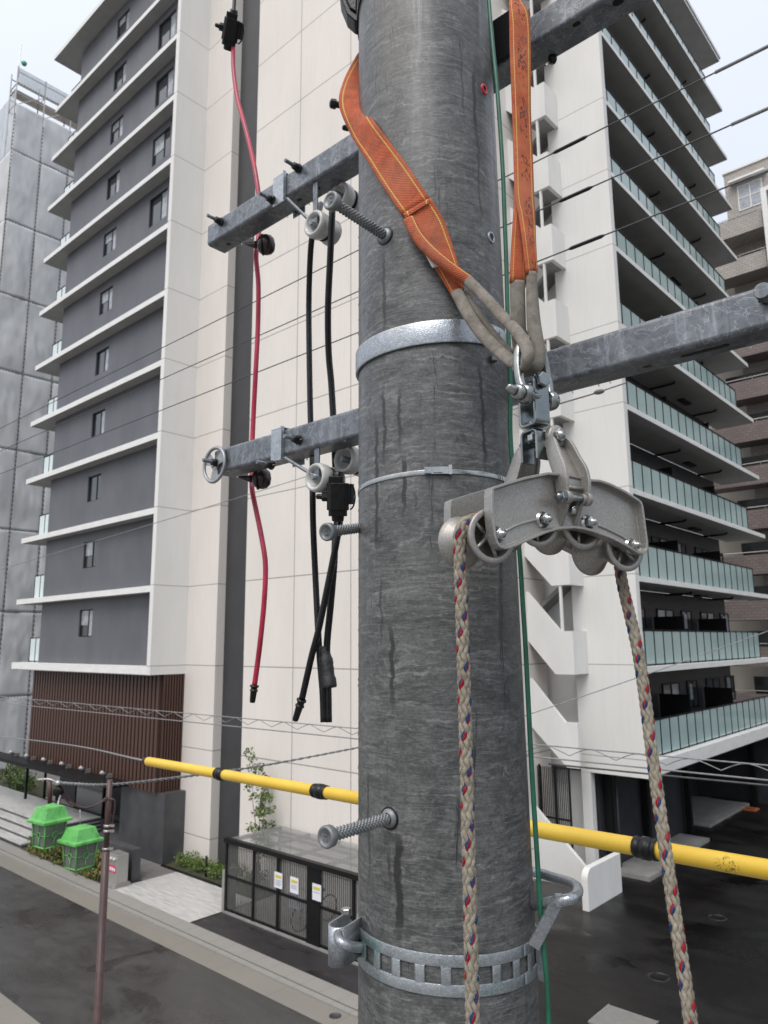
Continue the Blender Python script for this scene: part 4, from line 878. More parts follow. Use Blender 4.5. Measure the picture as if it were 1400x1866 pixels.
def lantern(cx, ytop, yeave, ybot, dep, lab):
    # square lantern turned so that one corner faces the camera a little right of its left third
    C0 = at(cx, yeave, dep); t = thing('lantern', lab, 'lantern', (C0.x, C0.y, at(cx, ybot, dep).z), 'green lanterns hanging over the street')
    u = (EX*-0.12+EY*0.99).normalized(); v_ = EZ.cross(u)                # u: along the wide front, v: away
    ht = at(cx, ytop, dep).z-C0.z; hb = C0.z-at(cx, ybot, dep).z; ze = C0.z
    hw = 0.128; tw = 0.070; bw = 0.092
    def ring(wd, z): return [V((C0.x, C0.y, z))+u*(a*wd)+v_*(b_*wd) for a, b_ in ((-1, -1), (1, -1), (1, 1), (-1, 1))]
    rf = MB(); L = [ring(hw+0.02, ze-0.012), ring(hw+0.02, ze+0.012), ring(hw-0.005, ze+0.022), ring(tw+0.02, ze+ht*0.86), ring(tw*0.8, ze+ht*0.90), ring(tw*0.55, ze+ht*0.93), ring(tw*0.35, ze+ht)]
    for r in L: rf.v += r
    for i in range(len(L)-1):
        for k in range(4): rf.face((4*i+k, 4*i+(k+1) % 4, 4*i+4+(k+1) % 4, 4*i+4+k))
    rf.face((3, 2, 1, 0)); n = 4*(len(L)-1); rf.face((n, n+1, n+2, n+3)); rf.build('roof', M['lantern'], t, bevel=0.004)
    fr = MB(); top = ring(hw-0.02, ze-0.012); bot = ring(bw, ze-hb)
    for k in range(4): fr.tube([top[k], bot[k]], 0.007, 6); fr.tube([bot[k], bot[(k+1) % 4]], 0.007, 6)
    for k in range(4):
        a, b_, c_, d_ = top[k], top[(k+1) % 4], bot[(k+1) % 4], bot[k]; m0 = (a+b_+c_+d_)/4
        for q in ((a+b_)/2, (b_+c_)/2, (c_+d_)/2, (d_+a)/2): fr.tube([q, m0+(q-m0).normalized()*0.028], 0.004, 6)
        ex = ((b_+c_)/2-(a+d_)/2).normalized(); ey = ((a+b_)/2-(c_+d_)/2).normalized(); fr.tube([m0+ex*0.028*math.cos(i*math.pi/6)+ey*0.028*math.sin(i*math.pi/6) for i in range(12)], 0.004, 6, closed=True)
    fr.build('frame', M['lantern'], t)
    for k in range(4):
        g = MB(); q = [top[k], top[(k+1) % 4], bot[(k+1) % 4], bot[k]]; cc = (q[0]+q[1]+q[2]+q[3])/4; ctr = V((C0.x, C0.y, cc.z)); inn = (ctr-cc).normalized(); g.prism([p+inn*0.006 for p in q], inn*0.003); g.build('pane', M['lantern_glass'], t)
lantern(91, 1466, 1494, 1538, 6.9, 'green plastic lantern with smoky panes, upper left one, hung from the pulley')
lantern(147, 1504, 1531, 1576, 6.8, 'green plastic lantern with smoky panes, lower right one, nearer the brown pole')
# wires round the pole
def wire(name, pts, r, m, lab, cat='wire', group=None, step=8, n=6, cat_=True):
    b = MB(); b.tube(catmull(pts, step) if cat_ else pts, r, n); return b.build(name, m, label=lab, cat=cat, group=group)
P2 = at(108, 1427, 7.3)
def twisted(pts, r, turns, name, m, lab):
    P = catmull(pts, 24); b = MB()
    for s in (0, 1):
        Q = []
        for i, p in enumerate(P):
            t = (P[min(i+1, len(P)-1)]-P[max(i-1, 0)]).normalized(); a = t.cross(EZ).normalized(); c_ = t.cross(a); th = turns*2*math.pi*i/len(P)+s*math.pi; Q.append(p+a*r*math.cos(th)+c_*r*math.sin(th))
        b.tube(Q, r*0.9, 6)
    return b.build(name, m, label=lab, cat='wire')
twisted([P2, at(200, 1430, 7.6), at(330, 1416, 8.6), at(480, 1395, 10.0), at(655, 1362, 12)], 0.010, 26, 'twisted_wire', M['wire_grey'], 'grey twisted wire running from the lantern bracket to the right past the cream wall')
wire('service_cable', [at(108, 1445, 7.3), at(130, 1465, 7.35), at(160, 1472, 7.4), at(185, 1462, 7.45), at(200, 1456, 7.45), at(209, 1460, 7.45), at(208, 1480, 7.45), at(202, 1512, 7.45)], 0.008, M['brownpole'], 'thin brown cable drooping from the pulley to the brown pole, outer loop', 'cable')
wire('service_cable', [at(112, 1430, 7.3), at(125, 1455, 7.35), at(150, 1471, 7.4), at(178, 1466, 7.4), at(195, 1452, 7.45)], 0.008, M['brownpole'], 'thin brown cable drooping from the pulley to the brown pole, inner loop', 'cable')

# long parallel wires behind the pole (square to the street), with thicker sleeves right of it
for i, (ya, lab, sl0, sl1) in enumerate(((455, 'uppermost', (1008, 1072), 0), (530, 'middle', (1018, 1080), 0), (605, 'lowest', (1035, 1100), 0))):
    a = on(655, ya, Y=3.5); t = thing('overhead_wire', lab+' of the three parallel black overhead wires crossing behind the pole', 'wire', a, 'parallel overhead wires behind the pole')
    z = a.z; b = MB(); N = 50
    def sag(x): return z-0.0006*(x+3)*(x+3)*0
    b.tube([V((-30+0.66*k, 3.5, z)) for k in range(N+1)], 0.0042, 6); b.build('strand', M['wire'], t)
    yy = z
    xa = on(sl0[0], ya+(sl0[0]-655)*-0.45, Y=3.5).x; xb = on(sl0[1], ya+(sl0[1]-655)*-0.45, Y=3.5).x
    b = MB(); b.tube([V((xa, 3.5, z)), V((xa+0.02, 3.5, z)), V((xb-0.02, 3.5, z)), V((xb, 3.5, z))], [0.005, 0.0105, 0.0105, 0.005], 10); b.build('splice_sleeve', M['black'], t)
    xc = on((1310, 1330, 1360)[i], 200, Y=3.5).x
    b = MB(); b.tube([V((xc+0.12*k, 3.5, z)) for k in range(30)], 0.0085, 8); b.build('insulating_cover', M['wire_grey'], t)
wire('phone_wire', [at(-60, 1056, 16), at(300, 948, 13), at(655, 838, 11), at(1000, 725, 9), at(1400, 600, 8)], 0.006, M['wire_grey'], 'thin pale wire running under the three black ones across the grey facade')
wire('phone_wire', [at(940, 1310, 9), at(1170, 1232, 9), at(1400, 1150, 9)], 0.006, M['wire_grey'], 'thin grey wire rising to the right across the white wall and lowest balconies')
# messenger wire with its spiral hangers
def hanger(pa, pb, n0, lab, drop=0.10):
    t = thing('spiral_hanger_cable', lab, 'cable', pa)
    b = MB(); b.tube([pa.lerp(pb, i/20) for i in range(21)], 0.006, 6); b.build('messenger_wire', M['wire_grey'], t)
    b = MB(); b.tube([pa.lerp(pb, i/20)-EZ*drop for i in range(21)], 0.007, 6); b.build('carried_cable', M['wire_grey'], t)
    b = MB(); P = []; L = (pb-pa).length; per = L/n0; ax = (pb-pa).normalized(); sd_ = ax.cross(EZ).normalized(); k = 0; N = n0*14
    for i in range(N+1):
        f = i/N; th = f*n0*2*math.pi; P.append(pa+ax*(L*f)-EZ*(drop*0.55-drop*0.62*abs(math.cos(th/2))*1.0+0.01)+sd_*0.03*math.sin(th))
    b.tube(P, 0.0042, 5); b.build('spiral', M['wire_grey'], t)
hanger(at(-80, 1262, 13.5), at(1480, 1402, 5.2), 34, 'grey messenger wire with a zigzag spiral hanger crossing low behind the pole', 0.105)
wire('lower_cable', [at(-50, 1336, 11), at(130, 1358, 9), at(262, 1386, 5.4)], 0.008, M['wire_grey'], 'grey cable entering the left end of the yellow cover', 'cable')
wire('lower_cable', [at(1000, 1392, 5.5), at(1200, 1412, 5), at(1460, 1437, 4.6)], 0.007, M['wire'], 'thin dark cable right of the pole below the zigzag hanger', 'cable')

# yellow insulating covers on the low line
ya, yb = at(262, 1386, 4.45), at(1470, 1597, 1.88)
def yl(px):   # point of the straight line seen at picture column px
    lo, hi = 0.0, 1.0
    for _ in range(40):
        m_ = (lo+hi)/2; p = ya.lerp(yb, m_)-EYE; x = IW/2+FPX*p.dot(RT)/p.dot(FW)
        if x < px: lo = m_
        else: hi = m_
    return ya.lerp(yb, lo)
ax = (yb-ya).normalized(); RY = 0.0262
segs = [(270, 396, 'left end tube, ending over the brown louvred wall'), (409, 573, 'second tube from the left, over the cream wall'), (596, 1158, 'middle tube, passing behind the pole'), (1199, 1465, 'right hand tube with a black scuff, running out of the photo')]
for a, b_, lab in segs:
    q = MB(); q.tube([yl(a), yl(a)+ax*0.01, yl(b_)-ax*0.01, yl(b_)], [RY*0.96, RY, RY, RY*0.96], 24); o = q.build('line_cover', M['yellow'], label='yellow insulating line cover, '+lab, cat='line cover', group='yellow covers on the low line')
for a, b_, lab in ((258, 270, 'small black end plug at the left end of the yellow covers'), (396, 409, 'black rubber joint between the two left yellow covers'), (573, 596, 'black rubber joint left of the pole between yellow covers'), (1158, 1199, 'black rubber joint right of the pole between yellow covers')):
    p0, p1 = yl(a), yl(b_); L = (p1-p0).length; q = MB()
    if a == 258: q.lathe(p0, ax, [(0, 0.004), (0.0, 0.014), (L*0.4, 0.022), (L, 0.024), (L+0.005, 0.0)], 20)
    else: q.lathe(p0, ax, [(0.0, 0.02), (0, 0.030), (L*0.16, 0.031), (L*0.2, 0.026), (L*0.3, 0.026), (L*0.34, 0.033), (L*0.66, 0.033), (L*0.7, 0.026), (L*0.8, 0.026), (L*0.84, 0.031), (L, 0.030), (L, 0.02)], 24)
    q.build('rubber_joint', M['black'], label=lab, cat='joint', group='black joints of the yellow covers')

c = on(611, 1851, Z=0.01); t = thing('gutter_cover', 'small dark oval cover in the pale gutter at the bottom edge left of the pole', 'drain cover', c)
MB().lathe(c, EZ, [(-0.01, 0.13), (0.004, 0.13), (0.004, 0.115), (0.001, 0.115), (0.001, 0)], 24).build('rim', M['strip'], t)
b = MB(); p0, p1 = at(1012, 738, 1.9), at(1140, 698, 2.1); b.tube([p0, p0.lerp(p1, 0.5)-EZ*0.002, p1], 0.0022, 6); b.ball(at(1092, 714, 2.0), 0.010, 12, 8, (1.6, 1, 0.7)); b.build('guy_wire', M['wire_grey'], label='thin pale wire with a small clamp just under the right half of the lower crossarm', cat='wire')

# ------------------------------------------------------------------ the concrete pole
def pax(z): t = (z-H+0.66)/2.09; return V((-0.8737-0.0063*t, 1.132-0.005*t, z))
def prad(z): return 0.1588-0.0062*(z-H+0.66)
def pole_at(px, py, off=0.0):                        # where the sight line meets the pole's skin (or passes nearest to it)
    d = ray(px, py); hx = math.hypot(d.x, d.y); t = 1.28/hx
    for _ in range(6):
        z = H+d.z*t; a = pax(z); r = prad(z)+off
        A = d.x**2+d.y**2; B = -2*(d.x*a.x+d.y*a.y); Cc = a.x**2+a.y**2-r*r; D = B*B-4*A*Cc
        t = (-B-math.sqrt(D))/(2*A) if D > 0 else -B/(2*A)
    return EYE+d*t
def hp(px, py, hd): d = ray(px, py); return EYE+d*(hd/math.hypot(d.x, d.y))
def surf(phi, z, off=0.0): a = pax(z); r = prad(z)+off; return V((a.x+r*math.cos(phi), a.y+r*math.sin(phi), z))
def phi_of(p): a = pax(p.z); return math.atan2(p.y-a.y, p.x-a.x)
def up_(px, py):
    p = pole_at(px, py); return (((phi_of(p)-0.3) % (2*math.pi))*0.15)
def dr(x0, y0, y1, wd, st): a = pole_at(x0, (y0+y1)/2); return (up_(x0, (y0+y1)/2), pole_at(x0, y1).z, pole_at(x0, y0).z, wd, st)
M['pole'] = m_pole([dr(700, 455, 620, 0.006, 0.8), dr(686, 760, 1010, 0.0075, 0.9), dr(700, 700, 860, 0.006, 0.85), dr(728, 700, 830, 0.006, 0.85), dr(735, 820, 960, 0.007, 0.9), dr(694, 1040, 1200, 0.005, 0.6), dr(716, 1130, 1300, 0.007, 0.85), dr(726, 1510, 1730, 0.011, 0.9),
                    dr(708, 1540, 1640, 0.006, 0.7), dr(881, 655, 870, 0.0065, 0.9), dr(865, 120, 260, 0.007, 0.85), dr(872, 200, 420, 0.0045, 0.7), dr(842, 60, 230, 0.004, 0.6), dr(818, 330, 560, 0.004, 0.35), dr(757, 880, 960, 0.004, 0.5), dr(960, 1800, 1866, 0.004, 0.6), dr(672, 1400, 1620, 0.006, 0.6)])
pole = thing('utility_pole', 'thick grey concrete utility pole with dark rain streaks in the middle of the photo', 'pole', pax(0))
b = MB(); n = 96; zs = [0, 4, 6.5] + [6.7+0.1*i for i in range(34)]+[10.1]
for z in zs:
    for k in range(n+1): b.v.append(surf(2*math.pi*k/n+0.3, z))
for i in range(len(zs)-1):
    for k in range(n):
        q = i*(n+1)+k; r0 = 0.15; b.face((q, q+1, q+n+2, q+n+1), 0, [(k/n*2*math.pi*r0, zs[i]), ((k+1)/n*2*math.pi*r0, zs[i]), ((k+1)/n*2*math.pi*r0, zs[i+1]), (k/n*2*math.pi*r0, zs[i+1])], True)
b.face([(len(zs)-1)*(n+1)+k for k in range(n)], 0, [(0, 0)]*n)
b.build('shaft', M['pole'], pole, fixn=False)
def socket(px, py, lab, r0, r1, m, mi):
    p = pole_at(px, py); ph = phi_of(p); d = V((math.cos(ph), math.sin(ph), 0))
    b = MB(); b.lathe(p-d*0.02, d, [(0.0, 0.0), (0.0185, r1), (0.0225, r1), (0.0225, r0), (0.0, r0)][1:], 24, 0); o = b.build('step_socket', m, pole, label=lab)
    b = MB(); b.lathe(p-d*0.02, d, [(0.019, 0), (0.0212, 0), (0.0212, r1*0.98), (0.019, r1*0.98)], 20); b.build('hole', mi, o)
socket(895, 433, None, 0.0115, 0.0075, M['galv_clean'], M['black'])
socket(882, 163, 'small hole with a red plastic rim', 0.011, 0.006, M['gland'], M['black'])
# bands
def ring_z(pL, pM, pR):
    P = [pole_at(*q) for q in (pL, pM, pR)]; c = pax(P[1].z)
    A = Matrix([[1, p.x-c.x, p.y-c.y] for p in P]); s = A.inverted() @ V([p.z for p in P]); return lambda ph: s[0]+s[1]*prad(P[1].z)*math.cos(ph)+s[2]*prad(P[1].z)*math.sin(ph)
def band(b, zf, h, off, th, n=120, p0=0.0, p1=2*math.pi, mi=0):
    for i in range(n+1):
        ph = p0+(p1-p0)*i/n; z = zf(ph)
        b.v += [surf(ph, z-h/2, off), surf(ph, z-h/2, off+th), surf(ph, z-h*0.46, off+th*1.15), surf(ph, z+h*0.46, off+th*1.15), surf(ph, z+h/2, off+th), surf(ph, z+h/2, off)]
    base = len(b.v)-6*(n+1)
    for i in range(n):
        for k in range(6): a = base+6*i+k; c_ = base+6*i+(k+1) % 6; b.face((a, c_, c_+6, a+6), mi, None, k == 2)
    b.face([base+k for k in range(6)], mi); b.face([base+6*n+k for k in reversed(range(6))], mi)
zf = ring_z((657, 655), (790, 606), (905, 617))
t1 = thing('pole_band', 'wide bright galvanised band clamped round the pole under the orange sling', 'band', pax(zf(0)))
b = MB(); band(b, zf, 0.044, 0.0015, 0.004); b.build('hoop', M['galv_clean'], t1)
p = pole_at(903, 607, 0.006); d = V((math.cos(phi_of(p)), math.sin(phi_of(p)), 0)); b = MB(); b.lathe(p-d*0.003, d, [(0, 0.013), (0.006, 0.012), (0.010, 0.006), (0.011, 0)], 18); b.build('rivet', M['galv_clean'], t1)
p = pole_at(899, 650, 0.006); b = MB(); b.hexnut(p, V((0, 0, -1)), 0.008, 0.01); b.build('nut', M['zinc'], t1)
zf2 = ring_z((660, 888), (795, 860), (905, 869))
t2 = thing('steel_strap', 'thin stainless steel strap with a buckle round the pole level with the pulley block', 'strap', pax(zf2(0)))
b = MB(); band(b, zf2, 0.0085, 0.0006, 0.0009); b.build('tape', M['bolt'], t2)
p = pole_at(798, 858, 0.001); ph = phi_of(p); d = V((math.cos(ph), math.sin(ph), 0)); s_ = EZ.cross(d)
b = MB(); b.obox(p+d*0.003, s_, d, EZ, 0.024, 0.002, 0.0065, cham=0.0012); b.obox(p+d*0.006-s_*0.018, s_, d, EZ, 0.006, 0.003, 0.0055); b.obox(p+d*0.006+s_*0.022, s_, d, EZ, 0.003, 0.004, 0.0085); b.obox(p+d*0.0065, s_, d, EZ, 0.008, 0.002, 0.0045); b.build('buckle', M['bolt'], t2)
# pierced band low on the pole
zf3 = ring_z((657, 1721), (845, 1778), (980, 1727))
t3 = thing('pierced_band', 'pierced galvanised band with square windows round the pole low in the photo', 'band', pax(zf3(0)))
b = MB(); band(b, lambda a: zf3(a)+0.0215, 0.0175, 0.001, 0.0022); band(b, lambda a: zf3(a)-0.0215, 0.0175, 0.001, 0.0022)
ph0 = phi_of(pole_at(766, 1760)); NW = 24
for i in range(NW):
    a = ph0+2*math.pi*i/NW; band(b, zf3, 0.0252, 0.0022, 0.0022, 5, a-0.050, a+0.050)
b.build('hoop', M['galv_band'], t3)
# clamp loop on its left, step bracket on its right
t4 = thing('band_clamp', 'galvanised clamp loop and bent bolt on the left end of the pierced band', 'clamp', hp(630, 1700, 1.42))
b = MB(); zc = hp(630, 1698, 1.40).z; zt = 0.031
A = hp(650, 1698, 1.40); B_ = hp(612, 1698, 1.34); ax_ = (B_-A); ax_.z = 0; L_ = ax_.length; ax_.normalize(); sd_ = EZ.cross(ax_); rr = 0.018
ol = []; il = []
prof = [(-0.004, 1)] + [(L_-0.010+math.sin(k*math.pi/10)*rr, math.cos(k*math.pi/10)) for k in range(11)] + [(-0.004, -1)]
for a_, s2 in prof: ol.append(A+ax_*a_+sd_*s2*rr)
for a_, s2 in prof: il.append(A+ax_*min(a_, L_-0.010+(a_-L_+0.010)*0.86)+sd_*s2*(rr-0.0032))
for lst in (ol, il):
    for z in (zc-zt, zc+zt): b.v += [V((p.x, p.y, z)) for p in lst]
m_ = len(prof)
for i in range(m_-1): b.face((i, i+1, m_+i+1, m_+i), 0, None, True); b.face((2*m_+i+1, 2*m_+i, 3*m_+i, 3*m_+i+1), 0, None, True); b.face((i+1, i, 2*m_+i, 2*m_+i+1)); b.face((m_+i, m_+i+1, 3*m_+i+1, 3*m_+i))
b.face((0, m_, 3*m_, 2*m_)); b.face((m_-1, 3*m_-1, 4*m_-1, 2*m_-1)); b.build('loop', M['galv_clean'], t4)
b = MB(); b.tube(catmull([hp(616, 1702, 1.33), hp(619, 1714, 1.305), hp(630, 1721, 1.30), hp(644, 1725, 1.31), hp(656, 1727, 1.33)], 6), 0.0078, 14); b.build('bent_bolt', M['galv_clean'], t4)
b = MB(); b.hexnut(hp(631, 1664, 1.36), EZ, 0.009, 0.008); b.build('nut', M['bolt'], t4)
t5 = thing('step_bracket', 'galvanised tube foothold with an angle brace on the right of the pole near the bottom', 'foothold', hp(1000, 1650, 1.4))
b = MB(); b.tube(catmull([hp(968, 1588, 1.50), hp(985, 1592, 1.50), hp(1015, 1601, 1.47), hp(1040, 1609, 1.44), hp(1053, 1619, 1.41), hp(1050, 1632, 1.36), hp(1035, 1639, 1.33), hp(1000, 1645, 1.345), hp(978, 1650, 1.375), hp(960, 1653, 1.41)], 6), 0.0090, 16); b.build('tube', M['galv_clean'], t5)
p0, p1 = hp(1027, 1645, 1.335), hp(984, 1728, 1.335); axb = (p1-p0).normalized(); vw = (p0-EYE).normalized(); s1 = axb.cross(vw).normalized(); s2 = axb.cross(s1).normalized()
if s1.dot(RT) < 0: s1 = -s1
b = MB(); c_ = (p0+p1)/2; hl = (p1-p0).length/2+0.004
q0 = s1*0.85+vw*0.5; q0.normalize(); q1 = q0.cross(axb).normalized()
if q1.dot(vw) < 0: q1 = -q1
b.obox(c_-q0*0.011, axb, q0, q1, hl, 0.0105, 0.0016); b.obox(c_-q0*0.0015+q1*0.0095-axb*0.003, axb, q1, q0, hl, 0.0078, 0.0016)
b.build('angle_brace', M['galv_clean'], t5)
b = MB(); b.obox(hp(1018, 1640, 1.33), RT, FW, EZ, 0.006, 0.005, 0.008); b.build('weld_lug', M['galv_clean'], t5)
p = pole_at(984, 1765, 0.004); b = MB(); b.obox(hp(988, 1752, 1.36), V((math.cos(-0.1), math.sin(-0.1), 0)), V((0.1, 1, 0)).normalized(), EZ, 0.008, 0.002, 0.03); b.build('foot_plate', M['galv_clean'], t5)

M['galv_plain'] = m_galv('pale_zinc_ring', (0.30, 0.31, 0.32), (0.46, 0.47, 0.48), 0.4, 0.4, 120, streak=False)
M['zinc_dull'] = m_galv('dull_cast_zinc', (0.16, 0.17, 0.175), (0.36, 0.375, 0.38), 0.5, 0.5, 120, streak=False)
# step bolts
def step_bolt(base_px, head_px, lab, head_hd=None, back=None):
    if back is None:
        pb_ = pole_at(*base_px); hd_ = on(*head_px, Z=pb_.z)
    else: pb_ = hp(*base_px, back); hd_ = hp(*head_px, head_hd)
    d = (hd_-pb_); L = d.length; d.normalize(); t = thing('step_bolt', lab, 'step bolt', pb_, 'step bolts on the pole')
    a = d.orthogonal().normalized(); c_ = d.cross(a); b = MB(); nu, nv = 48, int(L/0.0009); r0 = 0.0078; base = 0
    for j in range(nv+1):
        h = L*j/nv
        for k in range(nu):
            th = 2*math.pi*k/nu; s = abs(math.sin(4*th+h*400))*abs(math.sin(4*th-h*400)); f = 1 if L*0.06 < h < L*0.93 else 0; rr = r0+f*(0.0036*s**0.7-0.0008); b.v.append(pb_+d*h+a*rr*math.cos(th)+c_*rr*math.sin(th))
    for j in range(nv):
        for k in range(nu): b.face((j*nu+k, j*nu+(k+1) % nu, (j+1)*nu+(k+1) % nu, (j+1)*nu+k), 0, None, True)
    b.build('shank', M['zinc_dull'], t, fixn=True)
    b = MB(); b.lathe(pb_+d*(L-0.004), d, [(-0.012, 0.008), (-0.004, 0.0135), (0.0, 0.0165), (0.010, 0.0170), (0.0125, 0.0155), (0.0125, 0.0120), (0.0108, 0.0115), (0.0108, 0)], 28)
    hc = pb_+d*(L+0.0088)
    u_ = d.cross(EZ).normalized(); w_ = u_.cross(d)
    for q0, q1 in ((-0.005, 0.004), (0.0, 0.0)):
        pass
    b.obox(hc+w_*0.004, u_, w_, d, 0.0050, 0.0007, 0.0007); b.obox(hc-w_*0.004, u_, w_, d, 0.0050, 0.0007, 0.0007)
    e1 = (u_*0.8+w_*0.7).normalized(); b.obox(hc, e1, d.cross(e1), d, 0.0052, 0.0007, 0.0007)
    b.build('head', M['zinc_dull'], t)
    if back is None:
        b = MB(); b.lathe(pb_, d, [(-0.02, 0.0158), (0.002, 0.0158), (0.005, 0.0135), (0.007, 0.0095)], 28); b.build('flange', M['zinc_dull'], t)
        nn = V((math.cos(phi_of(pb_)), math.sin(phi_of(pb_)), 0)); b = MB(); b.lathe(pb_-nn*0.01, nn, [(0, 0.018), (0.0108, 0.0188), (0.0112, 0.0178), (0.0112, 0.0)], 28); b.build('gasket', M['black'], t)

step_bolt((702, 430), (607, 368), 'knurled steel step bolt high on the pole between the two left arms of the crossarms')
step_bolt((710, 1491), (599, 1524), 'knurled steel step bolt low on the pole just under the yellow cover')
step_bolt((672, 960), (599, 969), 'knurled step bolt half hidden behind the pole just under the lower crossarm', 1.33, 1.43)

# ------------------------------------------------------------------ crossarms and what is bolted to them
YA0, YA1 = 1.28, 1.355
def arm_tube(name, x0, x1, z0, z1, par):
    b = MB(); r = 0.009
    def rr(y0, y1, za, zb, r, x): 
        P = []
        for cy, cz, a0 in ((y1-r, zb-r, 0), (y0+r, zb-r, 90), (y0+r, za+r, 180), (y1-r, za+r, 270)):
            for k in range(5): a = R(a0+k*22.5); P.append(V((x, cy+r*math.cos(a), cz+r*math.sin(a))))
        return P
    N = 40; o0 = []
    for i in range(N+1):
        x = x0+(x1-x0)*i/N; b.v += rr(YA0, YA1, z0, z1, r, x)
    for i in range(N):
        for k in range(20): a = i*20+k; c_ = i*20+(k+1) % 20; b.face((a, c_, c_+20, a+20), 0, None, k % 5 != 4)
    base = len(b.v); t = 0.0032; b.v += rr(YA0+t, YA1-t, z0+t, z1-t, r-t, x0); b.v += rr(YA0+t, YA1-t, z0+t, z1-t, r-t, x1)
    for k in range(20): k1 = (k+1) % 20; b.face((k, base+k, base+k1, k1)); b.face((N*20+k, N*20+k1, base+20+k1, base+20+k)); b.face((base+k, base+20+k, base+20+k1, base+k1), 0, None, True)
    return b.build(name, M['galv'], par)
def hexbolt(par, x, z, L=0.05, nut='black', r=0.0052):
    t_ = MB(); t_.cyl((x, YA0-L, z), (x, YA0, z), r, 14); 
    for i in range(int(L/0.0022)): t_.lathe((x, YA0-L+0.0022*i, z), EY, [(0, r), (0.0008, r+0.0006), (0.0016, r)], 14)
    o = t_.build('bolt', M['galv'], par)
    q = MB(); rnd = random.Random(int(x*1000)); ang = 10
    q.v.append(V((x, YA0-0.017, z)))
    for k in range(ang*2):
        a = math.pi*k/ang; rr = (0.0165 if k % 2 == 0 else 0.0125)*rnd.uniform(0.93, 1.05); q.v.append(V((x+rr*math.cos(a), YA0-0.003-0.006*(k % 2), z+rr*math.sin(a))))
    for k in range(ang*2): q.face((0, 1+k, 1+(k+1) % (ang*2)))
    q.lathe((x, YA0-0.024, z), EY, [(0.0, r+0.001), (0.0, 0.010), (0.012, 0.011), (0.022, 0.0125), (0.0236, 0.0125)], 12)
    q.build('nut', M['black'], o)
def slot(par, x, y, z, a=0.009, bb=0.006, lab=None):
    q = MB(); P = [V((x+(a-bb)*(1 if math.cos(k*math.pi/12) > 0 else -1)+bb*math.cos(k*math.pi/12), y+bb*math.sin(k*math.pi/12), z-0.0004)) for k in range(24)]
    q.prism(P, V((0, 0, 0.0008))); q.build('bolt_hole', M['black'], par)
def spool(par, x, y0, z, sgn=1):
    # porcelain spool, axis square to the arm, with a black cable tie in its groove
    b = MB(); b.lathe((x, y0, z), EY, [(0.030, 0.010), (0.028, 0.019), (0.010, 0.025), (0.002, 0.029), (0.0, 0.033), (0.004, 0.038), (0.016, 0.040), (0.034, 0.0385), (0.044, 0.033), (0.048, 0.027), (0.053, 0.027), (0.058, 0.032), (0.066, 0.037), (0.078, 0.038), (0.086, 0.033), (0.089, 0.026), (0.084, 0.015), (0.07, 0.010)], 36)
    o = b.build('spool_insulator', M['porcelain'], par)
    b = MB(); b.tube([V((x+0.0312*math.cos(a*math.pi/12), y0+0.0505+0.001*math.sin(a), z+0.0312*math.sin(a*math.pi/12))) for a in range(24)], 0.0042, 8, closed=True); b.build('cable_tie', M['black'], o)
    b = MB(); b.cyl((x, y0-0.006, z), (x, y0+0.085, z), 0.0085, 12); b.build('spindle', M['galv'], o)
def crossarm(lab, z0, x0, bolts, holes, clampx, spools, ballpx, tall, ring=None):
    z1 = z0+0.075; t = thing('crossarm', lab, 'crossarm', (x0, YA0, z0), 'steel crossarms on the pole'); arm_tube('beam', x0, 0.12, z0, z1, t)
    for px, py in bolts: p = on(px, py, Y=YA0); hexbolt(t, p.x, p.z, 0.055)
    for px, py in holes: p = on(px, py, Z=z0); slot(t, p.x, min(max(p.y, YA0+0.018), YA1-0.018), z0)
    # folded clamp plate round the beam, and the bracket that carries the spools
    xa, xb = on(clampx[0], clampx[2], Y=YA0-0.004).x, on(clampx[1], clampx[2], Y=YA0-0.004).x
    b = MB(); g = 0.0035
    b.box((xa, YA0-g-0.001, z0-0.012), (xb, YA0-0.001, z1+0.004)); b.box((xa, YA0-g-0.001, z1+0.004), (xb, YA1+g+0.001, z1+0.004+g)); b.box((xa, YA1+0.001, z0-0.012), (xb, YA1+0.001+g, z1+0.004))
    b.box((xb, YA0-g-0.009, z0-0.012), (xb+g, YA0-0.001, z1+0.004+g)); b.build('clamp_plate', M['galv_clean'], t, bevel=0.001)
    for sx, sz in spools:
        b = MB(); p0 = V((xb+0.003, YA0+0.002, z0-0.006))
        if sx == spools[0][0]: b.tube([p0, p0+V((0.006, 0, -0.004)), V((sx-0.010, YA0+0.012, sz+0.006)), V((sx, YA0+0.020, sz))], 0.0052, 10); b.box((sx-0.009, YA0+0.010, sz+0.004), (sx+0.009, YA0+0.014, z0-0.0005)); b.build('bracket', M['galv'], t)
        spool(t, sx, YA0+0.0 if sx == spools[0][0] else YA1-0.012, sz)
    return t
ZU, ZL = 9.055, 8.262
s1 = on(574, 408, Y=1.29); s2 = on(622, 358, Y=1.36)
up = crossarm('upper galvanised square crossarm rising from lower left to upper right behind the pole', ZU, on(379, 425, Y=YA0).x, [(404, 405), (499, 366), (546, 308)], [(417, 445), (546, 364), (579, 343), (1040, 30)], (498, 519, 340), [(s1.x, s1.z), (s2.x, s2.z)], None, True)
s3 = on(577, 870, Y=1.29); s4 = on(633, 838, Y=1.36)
lo = crossarm('lower galvanised square crossarm with a round grey ring on its left end', ZL, on(391, 850, Y=YA0).x, [(398, 844), (497, 848), (546, 802)], [(408, 878), (544, 842), (581, 833), (1180, 668)], (494, 515, 820), [(s3.x, s3.z), (s4.x, s4.z)], None, True)
